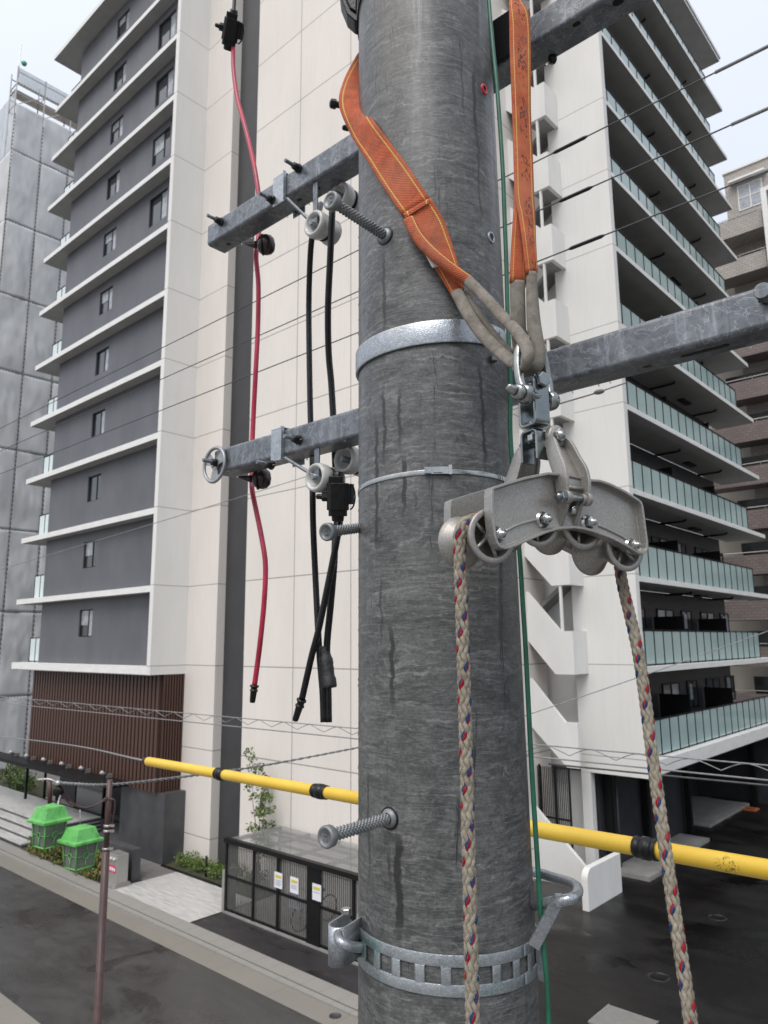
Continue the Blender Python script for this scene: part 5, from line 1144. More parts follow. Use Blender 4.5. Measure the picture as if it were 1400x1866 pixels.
# long slot under the right half of the lower arm
q0, q1 = on(1240, 647, Z=ZL), on(1330, 632, Z=ZL); b = MB(); yy = 1.315
b.prism([V((q0.x, yy-0.006, ZL-0.0005)), V((q1.x, yy-0.006, ZL-0.0005)), V((q1.x+0.004, yy, ZL-0.0005)), V((q1.x, yy+0.006, ZL-0.0005)), V((q0.x, yy+0.006, ZL-0.0005)), V((q0.x-0.004, yy, ZL-0.0005))], V((0, 0, 0.001))); b.build('long_slot', M['black'], lo)
# black nut and bolt at the right edge, plus a nub under the upper arm
p = on(1398, 540, Y=YA0); hexbolt(lo, p.x, p.z, 0.03, r=0.013)
p = on(1007, 104, Z=ZU); b = MB(); b.lathe((p.x, p.y, ZU), (0, 0, -1), [(0, 0.010), (0.008, 0.010), (0.014, 0.007), (0.016, 0)], 14); b.build('bolt_end', M['black'], up)
p = on(1127, 3, Z=ZU); slot(up, p.x, min(p.y, 1.33), ZU, 0.012, 0.009)
b = MB(); b.box((-0.80, YA0-0.012, ZU+0.0), (-0.735, YA0-0.002, ZU+0.11)); b.build('shade_plate', M['dark'], up)  # black plate added to stand in for the shadow between pole and hanging sling
# ring on the left end of the lower arm
rc = on(391, 846, Y=YA0-0.012); b = MB(); N = 40
for k in range(N):
    a = 2*math.pi*k/N
    for rr, yy in ((0.0590, 0), (0.0555, -0.006), (0.050, -0.006), (0.0465, 0.0)): b.v.append(V((rc.x-0.004+rr*math.cos(a), YA0-0.008+yy, rc.z+rr*math.sin(a))))
for k in range(N):
    for j in range(4): a = 4*k+j; c_ = 4*k+(j+1) % 4; d_ = 4*((k+1) % N); b.face((a, c_, d_+(j+1) % 4, d_+j), 0, None, True)
for a in (0.5, 2.6, 4.7):
    b.prism([V((rc.x-0.004+rr*math.cos(a+da), YA0-0.008, rc.z+rr*math.sin(a+da))) for rr, da in ((0.010, -0.9), (0.050, -0.42), (0.050, 0.42), (0.010, 0.9))], V((0, 0.003, 0)))
b.lathe((rc.x-0.004, YA0-0.009, rc.z), EY, [(0, 0.017), (0.006, 0.017), (0.006, 0.0)], 20); b.build('end_ring', M['galv_plain'], lo)
# hanging round dark insulators that carry the red cable
def ballins(px, py, Y, lab):
    c = on(px, py, Y=Y); t = thing('ball_insulator', lab, 'insulator', c, 'dark round insulators on the red cable')
    b = MB(); b.lathe(c-RT*0.034, RT, [(0, 0.0), (0.004, 0.014), (0.012, 0.026), (0.024, 0.032), (0.036, 0.033), (0.048, 0.030), (0.058, 0.020), (0.062, 0)], 28); b.build('body', M['maroon'], t)
    b = MB(); b.tube([c-RT*0.012+V((0, 0, 0.033*math.cos(a*math.pi/10)))+FW*0.034*math.sin(a*math.pi/10) for a in range(20)], 0.0032, 8, closed=True); b.build('tie', M['black'], t)
    b = MB(); b.tube([c-RT*0.07+EZ*0.004, c-RT*0.045, c-RT*0.03], [0.004, 0.009, 0.014], 10); b.build('neck', M['maroon'], t)
    return c
ballins(486, 446, 1.36, 'dark maroon ball insulator hanging under the upper crossarm with the red cable'); ballins(478, 872, 1.38, 'dark maroon ball insulator tucked under the lower crossarm beside the grey ring')
# cables
def ypath(L): return [on(a, b_, Y=c_) for a, b_, c_ in L]
def cable(name, L, r, m, lab, group=None, cat='cable'):
    t = MB(); t.tube(catmull(ypath(L), 7), r, 14); return t.build(name, m, label=lab, cat=cat, group=group)
def endcap(px0, py0, px1, py1, Y, lab, m=M['black']):
    a, c_ = on(px0, py0, Y=Y), on(px1, py1, Y=Y); d = (c_-a); L = d.length; d.normalize(); b = MB()
    b.lathe(a, d, [(-0.002, 0.006), (0, 0.0135), (0.004, 0.0135), (0.005, 0.010), (L*0.25, 0.0098), (L*0.27, 0.0125), (L*0.32, 0.0125), (L*0.34, 0.0100), (L*0.9, 0.0085), (L, 0.0075), (L, 0.0)], 20)
    return b.build('cable_end_cap', m, label=lab, cat='end cap', group='black end caps')
cable('red_cable', [(425, 88, 1.42), (426, 130, 1.42), (433, 180, 1.42), (447, 232, 1.42), (460, 285, 1.42), (467, 322, 1.42), (471, 352, 1.42), (474, 400, 1.42), (470, 440, 1.40), (467, 470, 1.39), (471, 520, 1.40), (470, 600, 1.41), (466, 680, 1.41), (462, 760, 1.42), (460, 810, 1.42), (459, 870, 1.41), (460, 895, 1.40), (468, 935, 1.40), (478, 985, 1.40), (484, 1030, 1.40), (482, 1090, 1.40), (476, 1155, 1.40), (470, 1205, 1.40), (464, 1249, 1.40)], 0.0079, M['red'], 'long wavy red cable hanging behind the left arms of both crossarms')
endcap(464, 1249, 460, 1280, 1.40, 'black end cap on the lower end of the red cable')
cable('black_cable', [(430, -60, 1.42), (428, -10, 1.42), (426, 25, 1.42)], 0.0075, M['cable'], 'short black cable entering the black connector from above, top left')
BK = 'black cables hanging from the crossarms'
cable('black_cable', [(585, 372, 1.40), (578, 400, 1.36), (569, 432, 1.33), (565, 480, 1.36), (563, 560, 1.40), (564, 660, 1.41), (566, 760, 1.41), (569, 820, 1.40), (570, 870, 1.36), (570, 900, 1.34), (571, 960, 1.36), (575, 1050, 1.38), (579, 1131, 1.38), (583, 1200, 1.38), (588, 1260, 1.38), (590, 1316, 1.38)], 0.0088, M['cable'], 'black cable hanging nearest the red one, leftmost at the spools, taped at its foot', BK)
cable('black_cable', [(606, 380, 1.30), (605, 400, 1.30), (602, 470, 1.32), (598, 560, 1.35), (599, 640, 1.38), (604, 700, 1.40), (608, 770, 1.41), (611, 840, 1.41), (614, 900, 1.40), (615, 940, 1.39), (611, 985, 1.39), (609, 1030, 1.39), (603, 1100, 1.39), (596, 1180, 1.39), (598, 1250, 1.39), (599, 1316, 1.39)], 0.0094, M['cable'], 'black cable nearest the pole, running through the connector to the taped pair', BK)
cable('black_cable', [(620, 905, 1.37), (620, 945, 1.37), (615, 980, 1.36), (604, 1035, 1.36), (582, 1142, 1.355), (568, 1196, 1.355), (550, 1276, 1.355)], 0.0088, M['cable'], 'black cable crossing in front of the other two and swinging left', BK)
endcap(550, 1275, 538, 1313, 1.355, 'black end cap on the black cable that swings left')
# tape round the pair
b = MB(); P = [on(590+k*0.6, 1178+4*k, Y=1.385) for k in range(20)]; rnd = random.Random(4)
b.tube(P, [0.0155+0.0035*min(1, k/8)+rnd.uniform(-0.0016, 0.0016) for k in range(20)], 18, flat=0.62, side=RT); b.build('tape_wrap', M['tape'], label='shiny black tape wound round the feet of two black cables', cat='tape')
# black clip-on connectors
def connector(px, py, Y, lab, sc=1.0, rot=0.0):
    c = on(px, py, Y=Y); t = thing('cable_connector', lab, 'connector', c, 'black insulated connectors')
    v_ = (c-EYE).normalized(); rt = v_.cross(EZ).normalized(); rt = Matrix.Rotation(rot, 3, v_) @ rt; u_ = rt.cross(v_)
    if u_.z < 0: u_ = -u_
    s = sc; b = MB(); b.obox(c, rt, v_, u_, 0.026*s, 0.024*s, 0.032*s, cham=0.009*s); b.obox(c+rt*0.020*s+u_*0.006*s, rt, v_, u_, 0.018*s, 0.018*s, 0.024*s, cham=0.008*s)
    b.obox(c-u_*0.030*s, rt, v_, u_, 0.022*s, 0.019*s, 0.016*s, cham=0.006*s); b.obox(c+u_*0.034*s-rt*0.004*s, rt, v_, u_, 0.018*s, 0.016*s, 0.014*s, cham=0.005*s)
    b.build('housing', M['black'], t, bevel=0.002)
    b = MB(); b.hexnut(c-rt*0.018*s-v_*0.005*s, -rt, 0.012*s, 0.020*s); b.lathe(c-rt*0.038*s-v_*0.005*s, -rt, [(0, 0.007*s), (0.012*s, 0.006*s), (0.014*s, 0)], 12); b.build('bolt_cap', M['black'], t)
    b = MB(); b.tube([c+rt*(0.028*s)+u_*(0.03*s*math.cos(a))-v_*(0.02*s+0.0*a)+rt*0.012*s*math.sin(a) for a in [k*math.pi/8 for k in range(9)]], 0.0022*s, 6); b.build('tie', M['cable'], t)
    b = MB(); b.lathe(c-u_*0.045*s, -u_, [(0, 0.015*s), (0.012*s, 0.014*s), (0.014*s, 0.010*s), (0.014*s, 0)], 16); b.build('gland', M['black'], t); b = MB(); b.lathe(c+u_*0.045*s, u_, [(0, 0.014*s), (0.012*s, 0.012*s), (0.014*s, 0.009*s), (0.014*s, 0)], 16); b.build('gland', M['black'], t)
connector(421, 55, 1.40, 'lumpy black connector joining black and red cable, top left', 1.15, 0.15)
connector(616, 905, 1.33, 'black connector on the cables just left of the pole under the lower crossarm', 1.12, 0.0)
c = hp(640, 8, 1.47); t = thing('junction_housing', 'faceted black housing cut off by the top edge beside the pole', 'housing', c)
b = MB(); b.prism([hp(x, y, 1.44) for x, y in ((616, -40), (620, -5), (632, 25), (647, 38), (655, 38), (655, -40))], FW*0.05); b.prism([hp(x, y, 1.435) for x, y in ((624, -40), (628, -8), (638, 14), (650, 22), (652, -40))], FW*0.02); b.build('shell', M['black'], t, bevel=0.003)
b = MB(); zb = pole_at(660, 45).z; ztop = pole_at(700, -40).z
band(b, lambda a: zb+0.055+(0.055)*math.cos(a-phi_of(pole_at(800, 0)))*1.0, 0.006, 0.001, 0.003, 90); b.build('cord', M['black'], label='thin black cord round the very top of the visible pole', cat='cord')
for px, py, lab in ((606, 189, 'dark bolt end showing left of the orange sling'), (629, 233, 'small dark bolt end where the upper crossarm meets the pole')):
    c = on(px, py, Y=1.34) if px > 610 else on(px, py, Y=1.30); rr = 0.0135 if px < 610 else 0.008; b = MB()
    b.lathe(c, V((-0.5, -0.6, 0.1)), [(-0.03, rr*0.6), (-0.012, rr*0.7), (-0.01, rr*1.05), (0.004, rr), (0.008, rr*0.6), (0.009, 0)], 8); b.lathe(c-V((-0.5, -0.6, 0.1)).normalized()*0.028, -V((-0.5, -0.6, 0.1)), [(0, rr*0.6), (0.05, rr*0.6), (0.05, 0)], 10); b.build('bolt_end', M['black'], label=lab, cat='bolt', group='dark bolt ends by the sling')

# green wire down the right of the pole
G = [(889, -60), (891, 0), (898, 80), (906, 160), (912, 240), (917, 320), (920, 400), (923, 480), (925, 560), (928, 640), (931, 700), (930, 780), (935, 860), (941, 940), (948, 1020), (953, 1100), (958, 1180), (963, 1280), (968, 1380), (974, 1480), (979, 1560), (984, 1640), (990, 1720), (997, 1790), (1000, 1870), (1003, 1960)]
b = MB(); b.tube(catmull([hp(x, y, 1.345) for x, y in G], 5), 0.0044, 12); b.build('green_wire', M['green_wire'], label='green earth wire running down the right side of the concrete pole', cat='wire')

# ------------------------------------------------------------------ slings
def ribpts(rows): return [r[0] for r in rows], [r[1] for r in rows]
s1t = thing('round_sling', 'orange webbing sling wrapped round the left of the pole, grey legs drawn to the shackle', 'sling', pole_at(740, 330))
rows = [(hp(664, 82, 1.56), hp(700, 130, 1.56)), (hp(648, 104, 1.50), hp(675, 150, 1.50)), (hp(626, 148, 1.45), hp(662, 176, 1.43)), (hp(618, 192, 1.41), hp(672, 204, 1.385)), (hp(641, 248, 1.385), pole_at(683, 222, 0.006)), (pole_at(671, 296, 0.010), pole_at(717, 267, 0.006)), (pole_at(698, 341, 0.006), pole_at(747, 307, 0.006)), (pole_at(734, 393, 0.006), pole_at(784, 363, 0.006))]
Lp, Rp = ribpts(rows); b = MB(); b.ribbon(Lp, Rp, 0.0045, 14); b.build('webbing', M['orange'], s1t, fixn=True)
rows = [(pole_at(735, 390, 0.011), pole_at(785, 361, 0.011)), (pole_at(752, 425, 0.012), pole_at(808, 398, 0.010)), (pole_at(768, 450, 0.010), pole_at(820, 432, 0.010)), (pole_at(783, 474, 0.009), pole_at(830, 462, 0.010)), (pole_at(803, 505, 0.010), pole_at(838, 493, 0.012)), (pole_at(824, 540, 0.014), pole_at(846, 528, 0.014))]
Lp, Rp = ribpts(rows); b = MB(); b.ribbon(Lp, Rp, 0.006, 14); b.build('lower_leg_webbing', M['orange'], s1t, fixn=True)
b = MB(); P = catmull([pole_at(745, 400, 0.016), pole_at(760, 430, 0.020), pole_at(783, 457, 0.024), pole_at(812, 482, 0.028), pole_at(838, 501, 0.032), pole_at(858, 515, 0.036)], 8)
b.tube(P, [0.011+0.0*i for i in range(len(P))], 18, flat=0.75, side=V((0.4, 0.4, 0.8))); b.build('upper_leg_webbing', M['orange'], s1t)
b = MB(); b.ribbon([pole_at(736, 392, 0.0165), pole_at(739, 397, 0.0165)], [pole_at(783, 363, 0.0165), pole_at(785, 368, 0.0165)], 0.002, 6); b.build('stitched_seam', M['orange'], s1t)
b = MB(); b.ribbon([pole_at(766, 448, 0.018), pole_at(776, 466, 0.018), pole_at(788, 488, 0.018)], [pole_at(780, 455, 0.018), pole_at(797, 469, 0.018), pole_at(815, 482, 0.018)], 0.0008, 6); b.build('tag', M['white_tag'], s1t)
SH = 1.135
b = MB(); P = catmull([pole_at(853, 511, 0.036), hp(885, 543, 1.215), hp(915, 576, 1.18), hp(943, 606, 1.14), hp(960, 635, 1.105), hp(962, 658, 1.10), hp(952, 672, 1.13), hp(940, 668, 1.165)], 8)
b.tube(P, [0.0102]*len(P), 20, flat=0.72, side=V((0.5, 0.5, 0.7))); b.build('upper_sleeve', M['sleeve'], s1t)
b = MB(); P = catmull([pole_at(832, 532, 0.018), hp(850, 566, 1.245), hp(872, 600, 1.225), hp(900, 631, 1.20), hp(925, 652, 1.175), hp(945, 664, 1.155), hp(965, 664, 1.16)], 8)
b.tube(P, [0.0115]*len(P), 20, flat=0.6, side=V((0.5, 0.5, 0.7))); b.build('lower_sleeve', M['sleeve'], s1t)
b = MB(); P = catmull([pole_at(846, 530, 0.012), hp(866, 561, 1.25), hp(888, 592, 1.235), hp(910, 620, 1.215), hp(934, 645, 1.19)], 8)
b.tube(P, [0.0062]*len(P), 16, flat=0.7, side=V((0.5, 0.5, 0.7))); b.build('inner_fold', M['sleeve'], s1t)
s2t = thing('hanging_sling', 'orange webbing sling with worn black lettering hanging straight down right of the pole', 'sling', hp(950, 300, 1.15))
rows = [(hp(932, -60, 1.30), hp(942, -60, 1.30)), (hp(928, -20, 1.20), hp(944, -24, 1.21)), (hp(928, 10, 1.16), hp(951, 4, 1.17)), (hp(929, 45, 1.15), hp(964, 30, 1.165)), (hp(930, 100, 1.15), hp(967, 100, 1.165)), (hp(934, 200, 1.15), hp(967, 200, 1.165)), (hp(937, 300, 1.15), hp(971, 300, 1.165)), (hp(939, 360, 1.15), hp(973, 360, 1.165)), (hp(946, 395, 1.15), hp(975, 395, 1.165)), (hp(953, 440, 1.145), hp(976, 440, 1.16)), (hp(960, 500, 1.145), hp(979, 498, 1.16))]
Lp, Rp = ribpts(rows); b = MB(); b.ribbon(Lp, Rp, 0.0085, 14); b.build('webbing', M['orange_mark'], s2t)
rows = [(hp(938, 340, 1.165), hp(952, 340, 1.175)), (hp(937, 380, 1.158), hp(953, 385, 1.17)), (hp(933, 440, 1.155), hp(955, 440, 1.165)), (hp(929, 515, 1.15), hp(958, 517, 1.16))]
Lp, Rp = ribpts(rows); b = MB(); b.ribbon(Lp, Rp, 0.009, 14); b.build('left_leg_webbing', M['orange'], s2t)
b = MB(); P = catmull([hp(943, 513, 1.155), hp(944, 560, 1.155), hp(946, 610, 1.165), hp(952, 655, 1.18), hp(964, 672, 1.19)], 8); b.tube(P, [0.0128]*len(P), 20, flat=0.5, side=RT); b.build('left_sleeve', M['sleeve'], s2t)
b = MB(); P = catmull([hp(969, 497, 1.15), hp(970, 540, 1.15), hp(973, 590, 1.145), hp(979, 630, 1.14), hp(981, 655, 1.14), hp(973, 672, 1.145), hp(960, 676, 1.17)], 8); b.tube(P, [0.0085+0.0035*min(1, i/18) for i in range(len(P))], 20, flat=0.8, side=RT); b.build('right_sleeve', M['sleeve'], s2t)

# ------------------------------------------------------------------ shackle, links and the pulley block
EL = V((math.sin(R(19.5)), math.cos(R(19.5)), 0)); ET = V((-math.cos(R(19.5)), math.sin(R(19.5)), 0))     # along the block / through the block (away)
Q0 = hp(1001, 943, 1.095)
def bp(px, py, t): d = ray(px, py); q = Q0+ET*t; s = (q-EYE).dot(ET)/d.dot(ET); return EYE+d*s
def loc(p): d = p-Q0; return d.dot(EL), d.dot(ET), d.z
def L3(l, t, z): return Q0+EL*l+ET*t+EZ*z
shk = thing('shackle', 'zinc bow shackle with a flat handled pin hanging in the grey sleeves', 'shackle', hp(958, 718, 1.12))
eL, eR = hp(957, 718, 1.110), hp(1003, 731, 1.165)
b = MB(); P = catmull([eL, hp(948, 695, 1.115), hp(944, 660, 1.12), hp(948, 633, 1.125), hp(962, 618, 1.14), hp(980, 628, 1.155), hp(992, 660, 1.165), hp(1000, 700, 1.17), eR], 8); b.tube(P, 0.0078, 18); b.build('bow', M['shackle'], shk)
pa_ = (eR-eL).normalized()
for nm, c_ in (('left_eye', eL), ('right_eye', eR)):
    b = MB(); b.lathe(c_-pa_*0.010, pa_, [(0, 0), (0, 0.010), (0.003, 0.0145), (0.010, 0.0165), (0.017, 0.0145), (0.020, 0.010), (0.020, 0)], 26); b.build('eye', M['shackle'], shk)
b = MB(); b.cyl(eL-pa_*0.020, eR+pa_*0.010, 0.0075, 18); b.lathe(eL-pa_*0.024, pa_, [(0, 0), (0, 0.009), (0.003, 0.0125), (0.012, 0.0125), (0.013, 0.009)], 24)
h0 = eL-pa_*0.022; hd_ = hp(924, 704, 1.085)-h0; b.tube([h0, h0+hd_*0.35, h0+hd_*0.8, h0+hd_], [0.008, 0.0075, 0.0062, 0.0045], 14, flat=0.75); b.build('pin', M['shackle'], shk)
# U links: upper one opens upward, lower one hangs below it on a swivel
lk = thing('swivel_link', 'pair of zinc U shaped links joined by a swivel between shackle and pulley block', 'swivel', hp(980, 740, 1.13))
fA = bp(974, 695, 0.030); lA, tA, zA = loc(fA); fB = bp(1003, 762, 0.030); lB, _, zB = loc(fB)
lc = (lA+lB)/2; hw = abs(lB-lA)/2; zt = loc(bp(985, 683, 0.030))[2]; zb = loc(bp(985, 772, 0.030))[2]; t0, t1 = 0.030, 0.072
def ulink(b, t0, t1, za, zbt, lc, hw, th, up=True):
    # U drawn in the t-z plane, extruded along the block
    r = 0.009; s = 1 if up else -1; prof = [(t0, za)]
    out = [(t0, za)]+[(t0+r-r*math.cos(k*math.pi/10), zbt+s*(r-r*math.sin(k*math.pi/10))) for k in range(6)]+[(t1-r+r*math.sin(k*math.pi/10), zbt+s*(r-r*math.cos(k*math.pi/10))) for k in range(6)]+[(t1, za)]
    r2 = r-th*0.6; inn = [(t1-th, za)]+[(t1-th-r2+r2*math.cos(k*math.pi/10), zbt+s*(th+r2-r2*math.sin(k*math.pi/10))) for k in range(6)]+[(t0+th+r2-r2*math.sin(k*math.pi/10), zbt+s*(th+r2-r2*math.cos(k*math.pi/10))) for k in range(6)]+[(t0+th, za)]
    poly = out+inn; n = len(out); base = len(b.v)
    for l in (lc-hw, lc+hw): b.v += [L3(l, t, z) for t, z in poly]
    N = len(poly)
    for k in range(N): k1 = (k+1) % N; b.face((base+k, base+k1, base+N+k1, base+N+k))
    for k in range(n-1):
        a, c_, d_, e_ = k, k+1, N-2-k, N-1-k; b.face((base+a, base+c_, base+d_, base+e_)); b.face((base+N+e_, base+N+d_, base+N+c_, base+N+a))
b = MB(); ulink(b, t0, t1, zt, zb, lc, hw, 0.0048, True); b.build('upper_link', M['zinc'], lk, bevel=0.0015)
pbolt = bp(985, 694, 0.030); l_, t_, z_ = loc(pbolt); b = MB(); b.lathe(L3(l_, 0.0275, z_), -ET, [(-0.003, 0.013), (0.0, 0.013)], 24); b.hexnut(L3(l_, 0.028, z_), -ET, 0.0125, 0.009); b.cyl(L3(l_, 0.028, z_), L3(l_, 0.088, z_), 0.006, 14); b.hexnut(L3(l_, t1+0.001, z_), ET, 0.0115, 0.009); b.build('link_bolt', M['zinc'], lk)
z2t = loc(bp(970, 778, 0.045))[2]; z2b = loc(bp(970, 836, 0.045))[2]; lc2 = loc(bp(985, 800, 0.045))[0]
b = MB(); ulink(b, 0.040, 0.080, z2b, z2t, lc2, 0.0125, 0.0042, False); b.build('lower_link', M['zinc'], lk, bevel=0.0015)
b = MB(); b.cyl(L3(lc2, 0.060, z2t-0.018), L3(lc2, 0.060, zb+0.012), 0.006, 14); b.hexnut(L3(lc2, 0.060, z2t-0.008), -EZ, 0.0105, 0.010); b.hexnut(L3(lc2, 0.060, zb+0.005), EZ, 0.0105, 0.008); b.build('swivel_bolt', M['bolt'], lk)

blk = thing('pulley_block', 'grey cast aluminium rope block with four spool shaped rollers hanging in front of the pole', 'pulley block', Q0)
OUT = [(897, 889), (901, 886), (907, 884), (930, 877), (956, 869), (980, 864), (1000, 860), (1040, 864), (1079, 873), (1094, 873.6), (1113, 880), (1141, 894), (1166, 910), (1170, 914), (1173, 922), (1175, 935), (1178, 960), (1182, 988), (1182, 1000), (1179, 1007), (1173, 1010.5), (1164, 1009), (1141, 995), (1116, 982), (1082, 969.6), (1064, 965), (1047, 963), (1019, 964.8), (994, 972.7), (968, 984), (943, 995), (932, 999), (922, 1001), (912, 998), (906, 991), (902, 978), (899, 960), (896, 929), (896, 903)]
O2 = []
for x, y in OUT: l, t, z = loc(bp(x, y, 0)); O2.append((l, z))
print('block outline', min(a for a, _ in O2), max(a for a, _ in O2), min(c for _, c in O2), max(c for _, c in O2))
def inset(P, d):
    n = len(P); out = []; ar = sum(P[i][0]*P[(i+1) % n][1]-P[(i+1) % n][0]*P[i][1] for i in range(n)); sg = 1 if ar > 0 else -1
    for i in range(n):
        ax_, az_ = P[i-1]; bx, bz = P[(i+1) % n]; tx, tz = bx-ax_, bz-az_; L = math.hypot(tx, tz) or 1; out.append((P[i][0]-sg*tz/L*d, P[i][1]+sg*tx/L*d))
    return out
def plate(name, t_rim, t_in, t_back, par):
    b = MB(); I2 = inset(O2, 0.0042); n = len(O2); s = 1 if t_back > t_rim else -1
    rings = [[L3(l, t_rim, z) for l, z in O2], [L3(l, t_rim, z) for l, z in I2], [L3(l, t_in, z) for l, z in inset(O2, 0.0052)], None]
    base = 0
    b.v += [L3(l, t_back, z) for l, z in O2]+rings[0]+rings[1]+rings[2]
    for i in range(n):
        j = (i+1) % n
        for k in range(3): b.face((k*n+i, k*n+j, (k+1)*n+j, (k+1)*n+i), 0, None, False)
    b.face([3*n+i for i in range(n)]); b.face([i for i in reversed(range(n))])
    return b.build(name, M['cast'], par, bevel=0.0009)
TW0, TW1 = 0.020, 0.104
fp = plate('front_plate', 0.0, 0.0125, 0.0185, blk); bk_ = plate('back_plate', 0.124, 0.1115, 0.1055, blk)
BB = [(914, 973), (998, 945), (1080, 951), (1159, 993)]
WL = [loc(bp(x, y, 0.0)) for x, y in BB]
for i, (l, t, z) in enumerate(WL):
    w_ = thing.__call__ if False else None
    b = MB(); r0, rm = 0.0405, 0.0195; prof = []
    N = 14
    for k in range(N+1):
        f = k/N; tt = TW0+0.004+(TW1-TW0-0.008)*f; rr = rm+(r0-rm)*abs(2*f-1)**1.6*1.0; prof.append((tt, min(rr, r0)))
    prof = [(TW0+0.026, 0.0), (TW0+0.024, 0.029), (TW0+0.0005, 0.0315), (TW0, 0.0325), (TW0, 0.0395), (TW0+0.001, r0)]+prof+[(TW1-0.001, r0), (TW1, 0.0395), (TW1, 0.0345), (TW1-0.0005, 0.0335), (TW1-0.018, 0.030), (TW1-0.020, 0.0)]
    b.lathe(L3(l, 0, z), ET, prof, 48); wl = b.build('roller', M['cast'], blk)
    b = MB()
    for k in range(5):
        a = k*2*math.pi/5+i; e_ = EL*math.cos(a)+EZ*math.sin(a); b.tube([L3(l, TW0+0.010, z)+e_*0.008, L3(l, TW0+0.006, z)+e_*0.033], [0.0032, 0.0026], 8)
    b.lathe(L3(l, TW0-0.002, z), ET, [(0, 0), (0, 0.008), (0.02, 0.008), (0.02, 0)], 18); b.build('hub', M['cast'], wl)
    # axle bolt: washers, nut, stud
    b = MB(); c_ = L3(l, 0.0125, z); b.lathe(c_, -ET, [(0.0, 0.0125), (0.002, 0.0125), (0.002, 0.0105), (0.004, 0.0105), (0.004, 0.009), (0.005, 0.009)], 24); b.hexnut(c_-ET*0.005, -ET, 0.0088, 0.0085); b.lathe(c_-ET*0.0135, -ET, [(0, 0.0062), (0.002, 0.0062), (0.002, 0.0038), (0.0065, 0.0036), (0.0075, 0.002), (0.0075, 0)], 16); b.build('axle_bolt', M['bolt'], blk)
    b = MB(); b.hexnut(L3(l, 0.1115, z), ET, 0.0095, 0.009); b.build('axle_bolt', M['bolt'], blk)
# raised curved ribs on the front plate
for pts_ in ([(921, 968), (940, 958), (965, 950), (990, 945)], [(1090, 957), (1110, 966), (1132, 977), (1152, 990)]):
    b = MB(); b.tube(catmull([bp(x, y, 0.0122) for x, y in pts_], 6), 0.0024, 10); b.build('rib', M['cast'], fp)
b = MB(); b.tube([bp(1160, 925, 0.0122), bp(1165, 955, 0.0122), bp(1167, 975, 0.0122)], 0.0018, 8); b.build('rib', M['cast'], fp)
# hinge lugs in the middle of each plate
lh0 = loc(bp(1036, 905, -0.012)); lh1 = loc(bp(1071, 910, -0.012)); lhc = (lh0[0]+lh1[0])/2; zh = (lh0[2]+lh1[2])/2; sp_ = abs(lh1[0]-lh0[0])/2
for s in (-1, 1):
    for t_h, t_p in ((-0.012, 0.0130), (0.136, 0.111)):
        b = MB(); l = lhc+s*sp_*0.72; zlow = zh-0.042; sg = 1 if t_p > t_h else -1
        pr = [(t_p, zlow), (t_p, zh+0.004)]+[(t_h+sg*0.006-sg*0.0085*math.sin(k*math.pi/8), zh+0.0085*math.cos(k*math.pi/8)) for k in range(9)]
        b.prism([L3(l-0.0032, t, z) for t, z in pr], EL*0.0064); b.build('hinge_lug', M['cast'], fp if t_h < 0 else bk_, bevel=0.0008)
b = MB(); c_ = bp(1046, 930, 0.008); b.lathe(c_, -ET, [(-0.006, 0.0075), (0.003, 0.0075), (0.005, 0.005), (0.0055, 0)], 16); b.build('stop_pin', M['bolt'], fp)
# yoke: an arch of channel section from the front hinge over to the back hinge
ltop, _, ztop = loc(bp(1009, 797, 0.036)); tm = (TW0+TW1)/2
half = [(-0.012, zh-0.004), (-0.0145, zh+0.012), (-0.0155, zh+0.030), (-0.011, zh+0.050), (-0.001, zh+0.068), (0.014, ztop-0.010), (0.032, ztop+0.004)]
path = [V((0, t, z)) for t, z in half]
def arm(name, flip):
    P = catmull(path, 5); n = len(P); b = MB(); W_ = 0.0235
    def sec(i): 
        t = (P[min(i+1, n-1)]-P[max(i-1, 0)]).normalized(); return P[i], V((0, t.z, -t.y))   # inward normal (towards +t, down)
    def LL(l, p): return L3(l, (2*tm-p.y) if flip else p.y, p.z)
    def strip(lf0, lf1, n0, n1):
        base = len(b.v)
        for i in range(n):
            f = i/(n-1); p, nn = sec(i); a = sp_*1.08*(1-f)+0.0130*f+0.0045*math.sin(math.pi*f); cl = lhc*(1-f)+ltop*f; wd = W_*(0.85+0.35*math.sin(f*math.pi))
            for l, q in ((lf0(a)+cl, n0), (lf1(a)+cl, n0), (lf1(a)+cl, n1), (lf0(a)+cl, n1)): b.v.append(LL(l, p+nn*(q*wd)))
        for i in range(n-1):
            for k in range(4): a = base+4*i+k; c_ = base+4*i+(k+1) % 4; b.face((a, c_, c_+4, a+4), 0, None, True)
        b.face([base+k for k in range(4)]); b.face([base+4*(n-1)+k for k in reversed(range(4))])
    strip(lambda a: -a-0.0028, lambda a: -a+0.0028, 0.0, 1.0); strip(lambda a: a-0.0028, lambda a: a+0.0028, 0.0, 1.0); strip(lambda a: -a+0.0029, lambda a: a-0.0029, 0.62, 0.9)
    for s in (-1, 1):
        b.lathe(LL(lhc+s*sp_*1.08-0.0036, V((0, -0.009 if not flip else -0.009, zh))), EL, [(0, 0), (0, 0.0105), (0.0072, 0.0105), (0.0072, 0)], 24)
    return b.build(name, M['cast'], blk, bevel=0.0006)
arm('yoke_arm', False); arm('yoke_arm', True)
for s, tt in ((-1, 0.031), (1, 2*tm-0.031)):
    b = MB(); b.lathe(L3(ltop, tt-0.006, ztop), ET, [(0, 0), (0, 0.0165), (0.002, 0.018), (0.010, 0.018), (0.012, 0.0165), (0.012, 0)], 32); b.build('yoke_boss', M['cast'], blk)
